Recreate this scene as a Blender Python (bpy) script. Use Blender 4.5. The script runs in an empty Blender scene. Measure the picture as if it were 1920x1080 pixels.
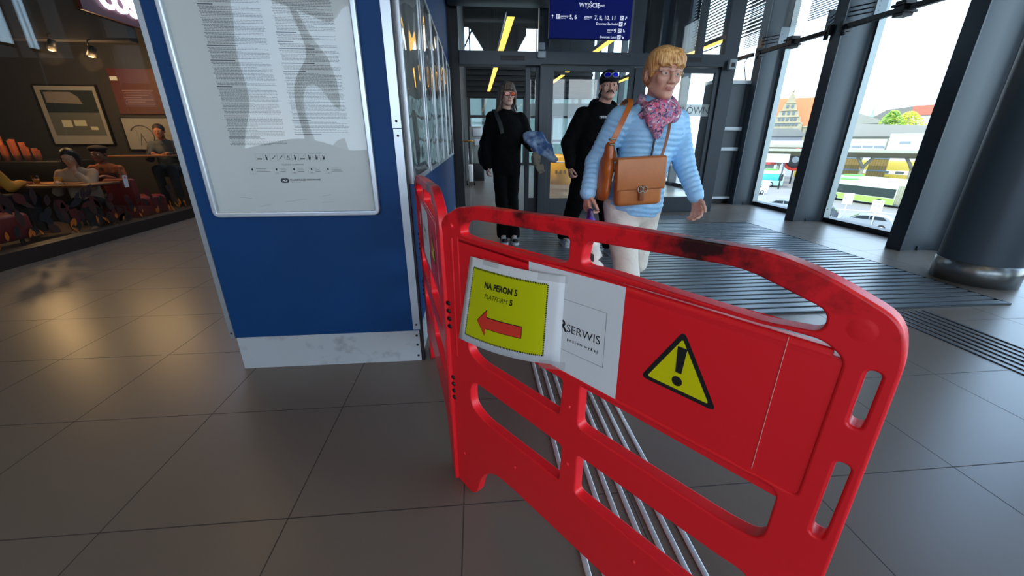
import bpy, bmesh, math, random
import numpy as np
from mathutils import Vector, Matrix, Euler
random.seed(7); np.random.seed(7)
sc = bpy.context.scene
COL = sc.collection
R = math.radians
def lin(h):
    h = h.lstrip('#'); c = [int(h[i:i+2], 16)/255 for i in (0, 2, 4)]
    return tuple([x/12.92 if x <= .04045 else ((x+.055)/1.055)**2.4 for x in c]) + (1,)

# ---------------------------------------------------------------- camera, world, sun, exposure
F, HC, PITCH, YAW = 732.9, 1.22, 20.93, 5.10
cam = bpy.data.cameras.new('camera'); camo = bpy.data.objects.new('camera', cam); COL.objects.link(camo)
cam.sensor_width = 36; cam.lens = F/1920*36; cam.clip_start = .02; cam.clip_end = 1200
camo.location = (0, 0, HC); camo.rotation_euler = Euler((R(90-PITCH), 0, -R(YAW)), 'XYZ')
sc.camera = camo
sc.view_settings.view_transform = 'Standard'; sc.view_settings.look = 'None'
sc.view_settings.exposure = 0.9; sc.view_settings.gamma = 1; sc.view_settings.use_curve_mapping = False
try:
    sc.cycles.max_bounces = 8; sc.cycles.transparent_max_bounces = 16; sc.cycles.caustics_reflective = False; sc.cycles.caustics_refractive = False
    sc.cycles.sample_clamp_indirect = 4; sc.cycles.use_denoising = True
except Exception: pass
w = bpy.data.worlds.new('sky'); sc.world = w; w.use_nodes = True
nt = w.node_tree; nt.nodes.clear()
out = nt.nodes.new('ShaderNodeOutputWorld'); bg = nt.nodes.new('ShaderNodeBackground')
tc = nt.nodes.new('ShaderNodeTexCoord'); sp = nt.nodes.new('ShaderNodeSeparateXYZ'); cr = nt.nodes.new('ShaderNodeValToRGB')
nz = nt.nodes.new('ShaderNodeTexNoise'); nz.inputs['Scale'].default_value = 3.0; nz.inputs['Detail'].default_value = 5
mx = nt.nodes.new('ShaderNodeMixRGB'); mr = nt.nodes.new('ShaderNodeValToRGB')
nt.links.new(tc.outputs['Generated'], sp.inputs[0]); nt.links.new(sp.outputs['Z'], cr.inputs[0])
cr.color_ramp.elements[0].position = 0.0; cr.color_ramp.elements[0].color = (.66, .82, 1, 1)
cr.color_ramp.elements[1].position = .55; cr.color_ramp.elements[1].color = (.30, .52, .92, 1)
nt.links.new(tc.outputs['Generated'], nz.inputs['Vector']); nt.links.new(nz.outputs['Fac'], mr.inputs[0])
mr.color_ramp.elements[0].position = .45; mr.color_ramp.elements[1].position = .62
nt.links.new(mr.outputs[0], mx.inputs[0]); nt.links.new(cr.outputs[0], mx.inputs[1]); mx.inputs[2].default_value = (.85, .93, 1, 1)
nt.links.new(mx.outputs[0], bg.inputs[0]); bg.inputs[1].default_value = 3.0
nt.links.new(bg.outputs[0], out.inputs[0])
sl = bpy.data.lights.new('sun', 'SUN'); sl.energy = 2.4; sl.angle = R(1); sl.color = (1, .95, .86)
so = bpy.data.objects.new('sun', sl); COL.objects.link(so); so.rotation_euler = (R(42), 0, R(-62)); so.location = (0, 0, 60)

# ---------------------------------------------------------------- materials
MC = {}
def _bs(m): return m.node_tree.nodes['Principled BSDF']
def mat(name, col, rough=.5, metal=0., spec=.5, emis=None, estr=0., coat=0., noise=None, bump=None, alpha=None, trans=0.):
    if name in MC: return MC[name]
    m = bpy.data.materials.new(name); m.use_nodes = True; b = _bs(m)
    c = lin(col) if isinstance(col, str) else tuple(col)+(1,)
    b.inputs['Base Color'].default_value = c; b.inputs['Roughness'].default_value = rough; b.inputs['Metallic'].default_value = metal
    b.inputs['Specular IOR Level'].default_value = spec; b.inputs['Coat Weight'].default_value = coat
    b.inputs['Transmission Weight'].default_value = trans
    if emis: b.inputs['Emission Color'].default_value = lin(emis); b.inputs['Emission Strength'].default_value = estr
    N = m.node_tree.nodes; L = m.node_tree.links
    if noise:                       # (scale, colour2, lo, hi)
        t = N.new('ShaderNodeTexCoord'); n = N.new('ShaderNodeTexNoise'); n.inputs['Scale'].default_value = noise[0]; n.inputs['Detail'].default_value = 6
        r = N.new('ShaderNodeValToRGB'); r.color_ramp.elements[0].position = noise[2]; r.color_ramp.elements[1].position = noise[3]
        r.color_ramp.elements[0].color = c; r.color_ramp.elements[1].color = lin(noise[1])
        L.new(t.outputs['Object'], n.inputs['Vector']); L.new(n.outputs['Fac'], r.inputs[0]); L.new(r.outputs[0], b.inputs['Base Color'])
    if bump:                        # (scale, strength, distance)
        t = N.new('ShaderNodeTexCoord'); n = N.new('ShaderNodeTexNoise'); n.inputs['Scale'].default_value = bump[0]; n.inputs['Detail'].default_value = 4
        u = N.new('ShaderNodeBump'); u.inputs['Strength'].default_value = bump[1]; u.inputs['Distance'].default_value = bump[2] if len(bump) > 2 else .01
        L.new(t.outputs['Object'], n.inputs['Vector']); L.new(n.outputs['Fac'], u.inputs['Height']); L.new(u.outputs[0], b.inputs['Normal'])
    MC[name] = m; return m
def hairmat(name, col, col2, rough=.5):
    m = mat(name, col, rough); b = _bs(m); N = m.node_tree.nodes; L = m.node_tree.links
    t = N.new('ShaderNodeTexCoord'); mp = N.new('ShaderNodeMapping'); mp.inputs['Scale'].default_value = (130, 130, 9); n = N.new('ShaderNodeTexNoise'); n.inputs['Scale'].default_value = 1; n.inputs['Detail'].default_value = 4
    r = N.new('ShaderNodeValToRGB'); r.color_ramp.elements[0].position = .38; r.color_ramp.elements[1].position = .64; r.color_ramp.elements[0].color = lin(col); r.color_ramp.elements[1].color = lin(col2)
    u = N.new('ShaderNodeBump'); u.inputs['Strength'].default_value = .8; u.inputs['Distance'].default_value = .006
    L.new(t.outputs['Object'], mp.inputs[0]); L.new(mp.outputs[0], n.inputs['Vector']); L.new(n.outputs['Fac'], r.inputs[0]); L.new(r.outputs[0], b.inputs['Base Color']); L.new(n.outputs['Fac'], u.inputs['Height']); L.new(u.outputs[0], b.inputs['Normal']); return m
def glassmat(name, tint=(1, 1, 1), refl=1.0, milk=0., milkcol=(.8, .8, .8)):
    if name in MC: return MC[name]
    m = bpy.data.materials.new(name); m.use_nodes = True; N = m.node_tree.nodes; L = m.node_tree.links; N.clear()
    o = N.new('ShaderNodeOutputMaterial'); t = N.new('ShaderNodeBsdfTransparent'); t.inputs[0].default_value = tuple(tint)+(1,)
    g = N.new('ShaderNodeBsdfGlossy'); g.inputs['Roughness'].default_value = .01; g.inputs[0].default_value = (refl, refl, refl, 1)
    ge = N.new('ShaderNodeNewGeometry'); dp = N.new('ShaderNodeVectorMath'); dp.operation = 'DOT_PRODUCT'; L.new(ge.outputs['Incoming'], dp.inputs[0]); L.new(ge.outputs['Normal'], dp.inputs[1])
    def mt(op, a, bb=None):
        n = N.new('ShaderNodeMath'); n.operation = op
        for i, v in enumerate((a, bb)):
            if v is None: continue
            if isinstance(v, (int, float)): n.inputs[i].default_value = v
            else: L.new(v, n.inputs[i])
        return n.outputs[0]
    fr = mt('ADD', mt('MULTIPLY', mt('POWER', mt('SUBTRACT', 1.0, mt('ABSOLUTE', dp.outputs['Value'])), 5.0), .96), .042)
    mxs = N.new('ShaderNodeMixShader'); L.new(fr, mxs.inputs[0]); L.new(g.outputs[0], mxs.inputs[2])
    if milk > 0:
        d = N.new('ShaderNodeBsdfDiffuse'); d.inputs[0].default_value = tuple(milkcol)+(1,); m2 = N.new('ShaderNodeMixShader'); m2.inputs[0].default_value = milk
        L.new(t.outputs[0], m2.inputs[1]); L.new(d.outputs[0], m2.inputs[2]); L.new(m2.outputs[0], mxs.inputs[1])
    else: L.new(t.outputs[0], mxs.inputs[1])
    L.new(mxs.outputs[0], o.inputs[0]); MC[name] = m; return m

def floor_mat():
    m = bpy.data.materials.new('porcelain_tiles'); m.use_nodes = True; b = _bs(m); N = m.node_tree.nodes; L = m.node_tree.links
    t = N.new('ShaderNodeTexCoord'); s = N.new('ShaderNodeSeparateXYZ'); L.new(t.outputs['Object'], s.inputs[0])
    def mth(op, a, bb=None, c=None):
        n = N.new('ShaderNodeMath'); n.operation = op
        for i, v in enumerate((a, bb, c)):
            if v is None: continue
            if isinstance(v, (int, float)): n.inputs[i].default_value = v
            else: L.new(v, n.inputs[i])
        return n.outputs[0]
    X, Y = s.outputs[0], s.outputs[1]
    right = mth('GREATER_THAN', X, .3)
    def line(u, off, per, wd):
        a = mth('DIVIDE', mth('SUBTRACT', u, off), per); fr = mth('FRACT', mth('ADD', a, 100.0))
        return mth('MULTIPLY', mth('ABSOLUTE', mth('SUBTRACT', mth('FRACT', mth('ADD', fr, .5)), .5)), per), a
    dl, al = line(X, -.48, .6, 0); dr, ar = line(X, .81, .645, 0); dy, ay = line(Y, 1.137, .6, 0)
    dxm = mth('ADD', mth('MULTIPLY', dr, right), mth('MULTIPLY', dl, mth('SUBTRACT', 1.0, right)))
    d = mth('MINIMUM', dxm, dy)
    j = mth('LESS_THAN', d, .0022)
    ax = mth('ADD', mth('MULTIPLY', ar, right), mth('MULTIPLY', al, mth('SUBTRACT', 1.0, right)))
    cid = N.new('ShaderNodeCombineXYZ'); L.new(mth('FLOOR', ax), cid.inputs[0]); L.new(mth('FLOOR', ay), cid.inputs[1]); L.new(right, cid.inputs[2])
    wn = N.new('ShaderNodeTexWhiteNoise'); L.new(cid.outputs[0], wn.inputs[0])
    n1 = N.new('ShaderNodeTexNoise'); n1.inputs['Scale'].default_value = 260; n1.inputs['Detail'].default_value = 2; L.new(t.outputs['Object'], n1.inputs['Vector'])
    n2 = N.new('ShaderNodeTexNoise'); n2.inputs['Scale'].default_value = 2.3; n2.inputs['Detail'].default_value = 5; L.new(t.outputs['Object'], n2.inputs['Vector'])
    v = mth('ADD', mth('ADD', mth('MULTIPLY', wn.outputs[0], .10), mth('MULTIPLY', n1.outputs['Fac'], .14)), mth('MULTIPLY', n2.outputs['Fac'], .12))
    r = N.new('ShaderNodeValToRGB'); r.color_ramp.elements[0].position = .15; r.color_ramp.elements[1].position = .75
    r.color_ramp.elements[0].color = (.150, .120, .096, 1); r.color_ramp.elements[1].color = (.20, .166, .138, 1); L.new(v, r.inputs[0])
    mx = N.new('ShaderNodeMixRGB'); L.new(j, mx.inputs[0]); L.new(r.outputs[0], mx.inputs[1]); mx.inputs[2].default_value = (.04, .036, .032, 1)
    L.new(mx.outputs[0], b.inputs['Base Color'])
    rr = mth('ADD', mth('MULTIPLY', n2.outputs['Fac'], .04), .30); rr2 = mth('MAXIMUM', rr, mth('MULTIPLY', j, .8)); L.new(rr2, b.inputs['Roughness'])
    bu = N.new('ShaderNodeBump'); bu.inputs['Strength'].default_value = .35; bu.inputs['Distance'].default_value = .004
    L.new(mth('MULTIPLY', j, -1.0), bu.inputs['Height']); L.new(bu.outputs[0], b.inputs['Normal'])
    return m
FLOORM = floor_mat()
def scuffed(name, col, dark, scale, lo, hi, rough=.45, vmask=None, spec=.5):
    """plastic or metal with stains that have a shape of their own; vmask=(z0,z1) keeps them between two heights"""
    m = mat(name, col, rough, spec=spec); b = _bs(m); N = m.node_tree.nodes; L = m.node_tree.links
    t = N.new('ShaderNodeTexCoord'); n = N.new('ShaderNodeTexNoise'); n.inputs['Scale'].default_value = scale; n.inputs['Detail'].default_value = 5; n.inputs['Roughness'].default_value = .6
    L.new(t.outputs['Object'], n.inputs['Vector'])
    r = N.new('ShaderNodeValToRGB'); r.color_ramp.elements[0].position = lo; r.color_ramp.elements[1].position = hi
    r.color_ramp.elements[0].color = (0, 0, 0, 1); r.color_ramp.elements[1].color = (1, 1, 1, 1); L.new(n.outputs['Fac'], r.inputs[0]); fac = r.outputs[0]
    if vmask:
        s = N.new('ShaderNodeSeparateXYZ'); L.new(t.outputs['Object'], s.inputs[0])
        mp = N.new('ShaderNodeMapRange'); mp.inputs[1].default_value = vmask[0]; mp.inputs[2].default_value = vmask[1]; L.new(s.outputs[2], mp.inputs[0])
        mu = N.new('ShaderNodeMath'); mu.operation = 'MULTIPLY'; L.new(fac, mu.inputs[0]); L.new(mp.outputs[0], mu.inputs[1]); fac = mu.outputs[0]
    mx = N.new('ShaderNodeMixRGB'); mx.inputs[1].default_value = lin(col); mx.inputs[2].default_value = lin(dark); L.new(fac, mx.inputs[0]); L.new(mx.outputs[0], b.inputs['Base Color'])
    return m
def spots(name, base, cols, scale, rough=.6, detail=0):
    """patterned cloth: voronoi cells coloured from a list"""
    m = mat(name, base, rough); b = _bs(m); N = m.node_tree.nodes; L = m.node_tree.links
    t = N.new('ShaderNodeTexCoord'); nz = N.new('ShaderNodeTexNoise'); nz.inputs['Scale'].default_value = scale*.7
    L.new(t.outputs['Object'], nz.inputs['Vector'])
    ad = N.new('ShaderNodeMixRGB'); ad.blend_type = 'ADD'; ad.inputs[0].default_value = .09; L.new(t.outputs['Object'], ad.inputs[1]); L.new(nz.outputs['Color'], ad.inputs[2])
    v = N.new('ShaderNodeTexVoronoi'); v.inputs['Scale'].default_value = scale; L.new(ad.outputs[0], v.inputs['Vector'])
    s = N.new('ShaderNodeSeparateXYZ'); L.new(v.outputs['Color'], s.inputs[0])
    r = N.new('ShaderNodeValToRGB'); r.color_ramp.interpolation = 'CONSTANT' if rough < .7 else 'LINEAR'
    while len(r.color_ramp.elements) < len(cols): r.color_ramp.elements.new(.5)
    for i, c in enumerate(cols): r.color_ramp.elements[i].position = i/len(cols); r.color_ramp.elements[i].color = lin(c)
    L.new(s.outputs[0], r.inputs[0]); L.new(r.outputs[0], b.inputs['Base Color']); return m

RED = scuffed('red_plastic', '#ea1e28', '#300f12', 8, .50, .66, .36, (.955, 1.02))
REDI = mat('red_plastic_sheet', '#cf0b15', .32)
BLUEW = mat('blue_laminate', '#00386c', .6, spec=.25, noise=(3, '#003262', .3, .8))
ALU = mat('brushed_aluminium', '#b4bac0', .32, .75, bump=(90, .03))
ALUP = scuffed('scuffed_plinth', '#a9afb3', '#6d6c6a', 7, .55, .78, .5)
WHITE = mat('white_paint', '#c9d0d4', .4)
ANTH = mat('anthracite_steel', '#353d45', .38, .2, bump=(60, .02))
ANTHD = mat('dark_steel', '#15191d', .45, .1)
BLK = mat('black_plastic', '#0b0c0e', .45)
PAPER = mat('white_paper', '#dfe2e4', .6)
INK = mat('black_ink', '#101012', .6)
GREYINK = mat('grey_ink', '#6c6e6e', .7)
YEL = mat('yellow_print', '#d2cf00', .5)
REDP = mat('red_print', '#e03228', .5)
STEEL = mat('polished_steel', '#eceeef', .34, .65)
GLASS = glassmat('clear_glass', (.93, .97, .96), .9)
LAMP = mat('lamp_diffuser', '#ffdc8a', .5, emis='#ffbe4a', estr=1.5)
LAMPH = mat('lamp_diffuser_hall', '#ffe9c0', .5, emis='#ffe2b0', estr=7)

# ---------------------------------------------------------------- mesh helpers
class MB:
    def __init__(s): s.v = []; s.f = []; s.m = []; s.ms = []; s.smooth = []
    def mi(s, m):
        if m not in s.ms: s.ms.append(m)
        return s.ms.index(m)
    def add(s, vs, fs, m, smooth=False):
        b = len(s.v); s.v += [tuple(v) for v in vs]; i = s.mi(m)
        for f in fs: s.f.append([b+k for k in f]); s.m.append(i); s.smooth.append(smooth)
        return s
    def box(s, a, b, m, M=None):
        (x0, y0, z0), (x1, y1, z1) = a, b
        vs = [(x0, y0, z0), (x1, y0, z0), (x1, y1, z0), (x0, y1, z0), (x0, y0, z1), (x1, y0, z1), (x1, y1, z1), (x0, y1, z1)]
        if M: vs = [M @ Vector(v) for v in vs]
        return s.add(vs, [(0, 3, 2, 1), (4, 5, 6, 7), (0, 1, 5, 4), (1, 2, 6, 5), (2, 3, 7, 6), (3, 0, 4, 7)], m)
    def rbox(s, a, b, r, m, M=None, seg=2):
        bm = bmesh.new(); bmesh.ops.create_cube(bm, size=1)
        c = [(a[i]+b[i])/2 for i in range(3)]; d = [abs(b[i]-a[i]) for i in range(3)]
        for v in bm.verts: v.co = Vector((c[0]+v.co.x*d[0], c[1]+v.co.y*d[1], c[2]+v.co.z*d[2]))
        bmesh.ops.bevel(bm, geom=bm.edges[:], offset=min(r, min(d)*.49), segments=seg, profile=.5, affect='EDGES')
        return s.bm(bm, m, M, True)
    def bm(s, bm, m, M=None, smooth=False):
        bm.verts.index_update(); vs = [(M @ v.co) if M else v.co.copy() for v in bm.verts]; fs = [[v.index for v in f.verts] for f in bm.faces]; bm.free()
        return s.add(vs, fs, m, smooth)
    def tube(s, pts, r, m, n=10, cap=True, smooth=True):
        pts = [Vector(p) for p in pts]; rs = r if isinstance(r, (list, tuple)) else [r]*len(pts); vs = []; fs = []
        up = None
        for i, p in enumerate(pts):
            d = (pts[min(i+1, len(pts)-1)]-pts[max(i-1, 0)]).normalized()
            if up is None: up = Vector((0, 0, 1)) if abs(d.z) < .9 else Vector((1, 0, 0))
            a = d.cross(up).normalized(); bb = a.cross(d).normalized(); up = bb
            for k in range(n):
                t = 2*math.pi*k/n; vs.append(p+(a*math.cos(t)+bb*math.sin(t))*rs[i])
        for i in range(len(pts)-1):
            for k in range(n):
                k2 = (k+1) % n; fs.append((i*n+k, i*n+k2, (i+1)*n+k2, (i+1)*n+k))
        if cap: fs.append(tuple(range(n))[::-1]); fs.append(tuple((len(pts)-1)*n+k for k in range(n)))
        return s.add(vs, fs, m, smooth)
    def bar(s, a, b, wd, ht, m, up=(0, 0, 1)):
        a = Vector(a); b = Vector(b); d = (b-a).normalized(); u = Vector(up); x = d.cross(u).normalized(); y = x.cross(d).normalized(); vs = []
        for p in (a, b):
            for sx, sy in ((-1, -1), (1, -1), (1, 1), (-1, 1)): vs.append(p+x*sx*wd/2+y*sy*ht/2)
        return s.add(vs, [(0, 1, 2, 3), (7, 6, 5, 4), (0, 4, 5, 1), (1, 5, 6, 2), (2, 6, 7, 3), (3, 7, 4, 0)], m)
    def strap(s, pts, nrm, wd, th, m):
        if isinstance(nrm, list): nrm = [tuple(q) for q in smooth(nrm)]
        pts = smooth(pts)
        pts = [Vector(p) for p in pts]; vs = []; fs = []
        for i, p in enumerate(pts):
            d = (pts[min(i+1, len(pts)-1)]-pts[max(i-1, 0)]).normalized(); n = Vector(nrm[i] if isinstance(nrm, list) else nrm); n = (n-d*n.dot(d)).normalized(); x = d.cross(n)
            for a, b in ((-1, -1), (1, -1), (1, 1), (-1, 1)): vs.append(p+x*a*wd/2+n*b*th/2)
        for i in range(len(pts)-1):
            for k in range(4): fs.append((i*4+k, i*4+(k+1) % 4, (i+1)*4+(k+1) % 4, (i+1)*4+k))
        fs += [(3, 2, 1, 0), tuple(len(pts)*4-4+k for k in range(4))]
        return s.add(vs, fs, m, False)
    def ell(s, c, r, m, M=None, nu=16, nv=10):
        bm = bmesh.new(); bmesh.ops.create_uvsphere(bm, u_segments=nu, v_segments=nv, radius=1)
        rr = (r, r, r) if isinstance(r, (int, float)) else r
        for v in bm.verts:
            q = Vector((v.co.x*rr[0], v.co.y*rr[1], v.co.z*rr[2])); v.co = (M.to_3x3() @ q if M else q)+Vector(c)
        return s.bm(bm, m, None, True)
    def lathe(s, prof, c, m, n=32, smooth=True, M=None):
        vs = []; fs = []
        for (r, z) in prof:
            for k in range(n):
                t = 2*math.pi*k/n; v = Vector((r*math.cos(t), r*math.sin(t), z)); v = (M @ v) if M else v; vs.append(v+Vector(c))
        for i in range(len(prof)-1):
            for k in range(n): k2 = (k+1) % n; fs.append((i*n+k, i*n+k2, (i+1)*n+k2, (i+1)*n+k))
        return s.add(vs, fs, m, smooth)
    def prism(s, poly, o, ux, uy, t0, t1, m, holes=()):
        """polygon (u,v) with holes, extruded between t0 and t1 along ux x uy"""
        me = curve_mesh([poly]+list(holes), (t1-t0)/2, 0); n = Vector(ux).cross(Vector(uy)); ux = Vector(ux); uy = Vector(uy); o = Vector(o)
        mid = (t0+t1)/2
        vs = [o+ux*v.co.x+uy*v.co.y+n*(v.co.z+mid) for v in me.vertices]; fs = [list(p.vertices) for p in me.polygons]; bpy.data.meshes.remove(me)
        return s.add(vs, fs, m)
    def poly(s, pts, m): return s.add(pts, [tuple(range(len(pts)))], m)
    def quad2(s, o, ux, uy, u0, v0, u1, v1, m, off=0.):
        o = Vector(o); ux = Vector(ux); uy = Vector(uy); n = ux.cross(uy).normalized()*off
        return s.add([o+n+ux*u0+uy*v0, o+n+ux*u1+uy*v0, o+n+ux*u1+uy*v1, o+n+ux*u0+uy*v1], [(0, 1, 2, 3)], m)
    def text(s, body, size, o, ux, uy, m, off=0., bold=0., shear=0., align='LEFT', ext=0., warp=None):
        cu = bpy.data.curves.new('t', 'FONT'); cu.body = body; cu.size = size; cu.offset = bold; cu.shear = shear; cu.align_x = align; cu.extrude = ext; cu.resolution_u = 3
        ob = bpy.data.objects.new('t', cu); me = bpy.data.meshes.new_from_object(ob)
        o = Vector(o); ux = Vector(ux); uy = Vector(uy); n = ux.cross(uy).normalized()
        if warp: vs = [warp(v.co.x, v.co.y)+n*v.co.z for v in me.vertices]
        else: vs = [o+ux*v.co.x+uy*v.co.y+n*(v.co.z+off) for v in me.vertices]
        fs = [list(p.vertices) for p in me.polygons]; bpy.data.meshes.remove(me); bpy.data.objects.remove(ob); bpy.data.curves.remove(cu)
        return s.add(vs, fs, m)
    def build(s, name, parent=None, label=None, bevel=None):
        me = bpy.data.meshes.new(name); vs = s.v
        if parent: off = WL[parent.name]
        else:
            a = np.array([tuple(v) for v in vs]); lo = a.min(0); hi = a.max(0); off = Vector(((lo[0]+hi[0])/2, (lo[1]+hi[1])/2, lo[2]))
        me.from_pydata([tuple(Vector(v)-off) for v in vs], [], s.f)
        for m in s.ms: me.materials.append(m)
        for p, i, sm in zip(me.polygons, s.m, s.smooth): p.material_index = i; p.use_smooth = sm
        me.update(); o = bpy.data.objects.new(name, me); COL.objects.link(o)
        if parent: o.parent = parent; WL[o.name] = off
        else: o.location = off; WL[o.name] = off
        if bevel:
            bv = o.modifiers.new('bevel', 'BEVEL'); bv.width = bevel; bv.segments = 2; bv.limit_method = 'ANGLE'; bv.angle_limit = R(40)
        if label: o['label'] = label
        return o
WL = {}
def smooth(P, k=5):
    P = [Vector(p) for p in P]; o = []
    for i in range(len(P)-1):
        a = P[max(i-1, 0)]; b = P[i]; c = P[i+1]; d = P[min(i+2, len(P)-1)]
        for j in range(k):
            t = j/k; o.append(.5*((2*b)+(c-a)*t+(2*a-5*b+4*c-d)*t*t+(3*b-a-3*c+d)*t**3))
    return o+[P[-1]]
def curve_mesh(polys, half, bev, res=2):
    cu = bpy.data.curves.new('c', 'CURVE'); cu.dimensions = '2D'; cu.fill_mode = 'BOTH'; cu.extrude = half; cu.bevel_depth = bev; cu.bevel_resolution = res; cu.offset = -bev
    for p in polys:
        sp_ = cu.splines.new('POLY'); sp_.points.add(len(p)-1); sp_.use_cyclic_u = True
        for i, q in enumerate(p): sp_.points[i].co = (q[0], q[1], 0, 1)
    ob = bpy.data.objects.new('c', cu); me = bpy.data.meshes.new_from_object(ob); bpy.data.objects.remove(ob); bpy.data.curves.remove(cu); return me
def rnd(poly, r, n=5):
    """round the corners of a polygon; r number or list"""
    out = []; N_ = len(poly)
    for i in range(N_):
        rr = r[i] if isinstance(r, (list, tuple)) else r
        p = Vector(poly[i]); a = Vector(poly[i-1])-p; b = Vector(poly[(i+1) % N_])-p
        la, lb = a.length, b.length; k = min(rr, la*.48, lb*.48)
        if k < 1e-4: out.append(tuple(p)); continue
        p0 = p+a/la*k; p1 = p+b/lb*k
        for j in range(n+1):
            t = j/n; q = p0*(1-t)**2+p*2*t*(1-t)+p1*t*t; out.append(tuple(q))
    return out
def thing(name, label, cat, loc=(0, 0, 0), group=None):
    o = bpy.data.objects.new(name, None); o.empty_display_size = .1; COL.objects.link(o); o.location = loc; WL[o.name] = Vector(loc)
    o['label'] = label; o['category'] = cat
    if group: o['group'] = group
    return o
def tag(o, label, cat, group=None, kind=None):
    o['label'] = label; o['category'] = cat
    if group: o['group'] = group
    if kind: o['kind'] = kind
    return o
def struct(o, label=None):
    o['kind'] = 'structure'
    if label: o['label'] = label
    return o
X_, Y_, Z_ = Vector((1, 0, 0)), Vector((0, 1, 0)), Vector((0, 0, 1))

# ================================================================ THE SETTING
CEIL = 4.3
m = MB(); m.box((-4.75, -5, -.25), (5.55, 20.4, 0), FLOORM); struct(m.build('floor'), 'grey brown porcelain tile floor')
DARKC = mat('dark_ceiling', '#23262a', .7)
m = MB(); m.box((-4.75, -5, CEIL), (5.55, 6.7, CEIL+.2), mat('hall_ceiling', '#5c6064', .8)); struct(m.build('ceiling'))
m = MB(); m.box((-4.75, -5.15, 0), (5.55, -5.0, 1.0), ANTH); m.box((-4.75, -5.15, 3.6), (5.55, -5.0, CEIL+.2), ANTH)
for i in range(8): m.box((-4.75+i*1.45, -5.2, 1.0), (-4.6+i*1.45, -4.95, 3.6), ANTH)
struct(m.build('wall_back'))
m = MB(); m.box((-5.0, -5.15, 0), (-4.75, -1.0, CEIL+.2), mat('grey_plaster', '#6d6c68', .8)); m.box((-4.98, -1.0, 3.5), (-4.76, 8.5, CEIL+.2), mat('grey_plaster', '#6d6c68', .8)); struct(m.build('wall_cafe_side'))
m = MB(); gp = mat('grey_plaster_dark', '#3a3a3c', .8)  # unseen wall; its openings are invented so sky reflects in the cafe glass
for a, b in (((-4.75, 8.3, 0), (-.3, 8.5, 1.75)), ((-4.75, 8.3, 3.95), (-.3, 8.5, CEIL)), ((-4.75, 8.3, 1.75), (-4.45, 8.5, 3.95)), ((-3.95, 8.3, 1.75), (-3.8, 8.5, 3.95)), ((-3.3, 8.3, 1.75), (-2.7, 8.5, 3.95)), ((-4.45, 8.3, 2.05), (-3.3, 8.5, 2.13)), ((-4.45, 8.3, 2.75), (-3.3, 8.5, 2.82)), ((-2.7, 8.3, 1.75), (-1.35, 8.5, 2.5)), ((-1.9, 8.3, 2.5), (-1.85, 8.5, 3.95)), ((-1.35, 8.3, 1.75), (-.3, 8.5, 3.95))): m.box(a, b, gp)
struct(m.build('wall_unseen_far_left'))
# blue clad pier
PX0, PX1, PY = -1.35, -.345, 2.03
m = MB(); m.box((PX0, PY, .2), (PX1, 6.62, CEIL), BLUEW); struct(m.build('wall_left'), 'blue laminate clad wall pier')
m = MB(); m.box((PX0+.01, PY+.008, 0), (PX1-.006, 6.6, .2), ALUP)
for z in (.035, .105, .165):
    m.lathe([(.0, 0), (.007, 0), (.007, .003), (0, .004)], (PX1-.022, PY+.008, z), ANTHD, 10, M=Matrix.Rotation(R(90), 4, 'X'))
struct(m.build('baseboard_left'), 'scuffed silver metal plinth')
def edge(name, x0, x1, z0, z1, y0=PY-.006, y1=PY+.02):
    m = MB(); m.box((x0, y0, z0), (x1, y1, z1), ALU)
    for z in (z0+.03, z1-.03): m.lathe([(.0, 0), (.006, 0), (.006, .002), (0, .003)], ((x0+x1)/2, y0, z), ANTHD, 8, M=Matrix.Rotation(R(90), 4, 'X'))
    struct(m.build(name), 'aluminium corner trim')
edge('trim_1', PX0-.012, PX0+.012, .2, CEIL)
edge('trim_2', PX1-.035, PX1+.004, .21, 1.262); edge('trim_3', PX1-.038, PX1+.004, 1.266, CEIL)
m = MB(); m.box((PX1+.001, PY+.005, 0), (PX1+.012, PY+.035, CEIL), ANTHD); struct(m.build('trim_4'))
# cafe front kerb
m = MB(); m.box((-4.84, -1.0, 0), (-4.66, 8.3, .15), mat('dark_kerb', '#2c241e', .5)); struct(m.build('trim_5'), 'dark kerb under the cafe glazing')

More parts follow.
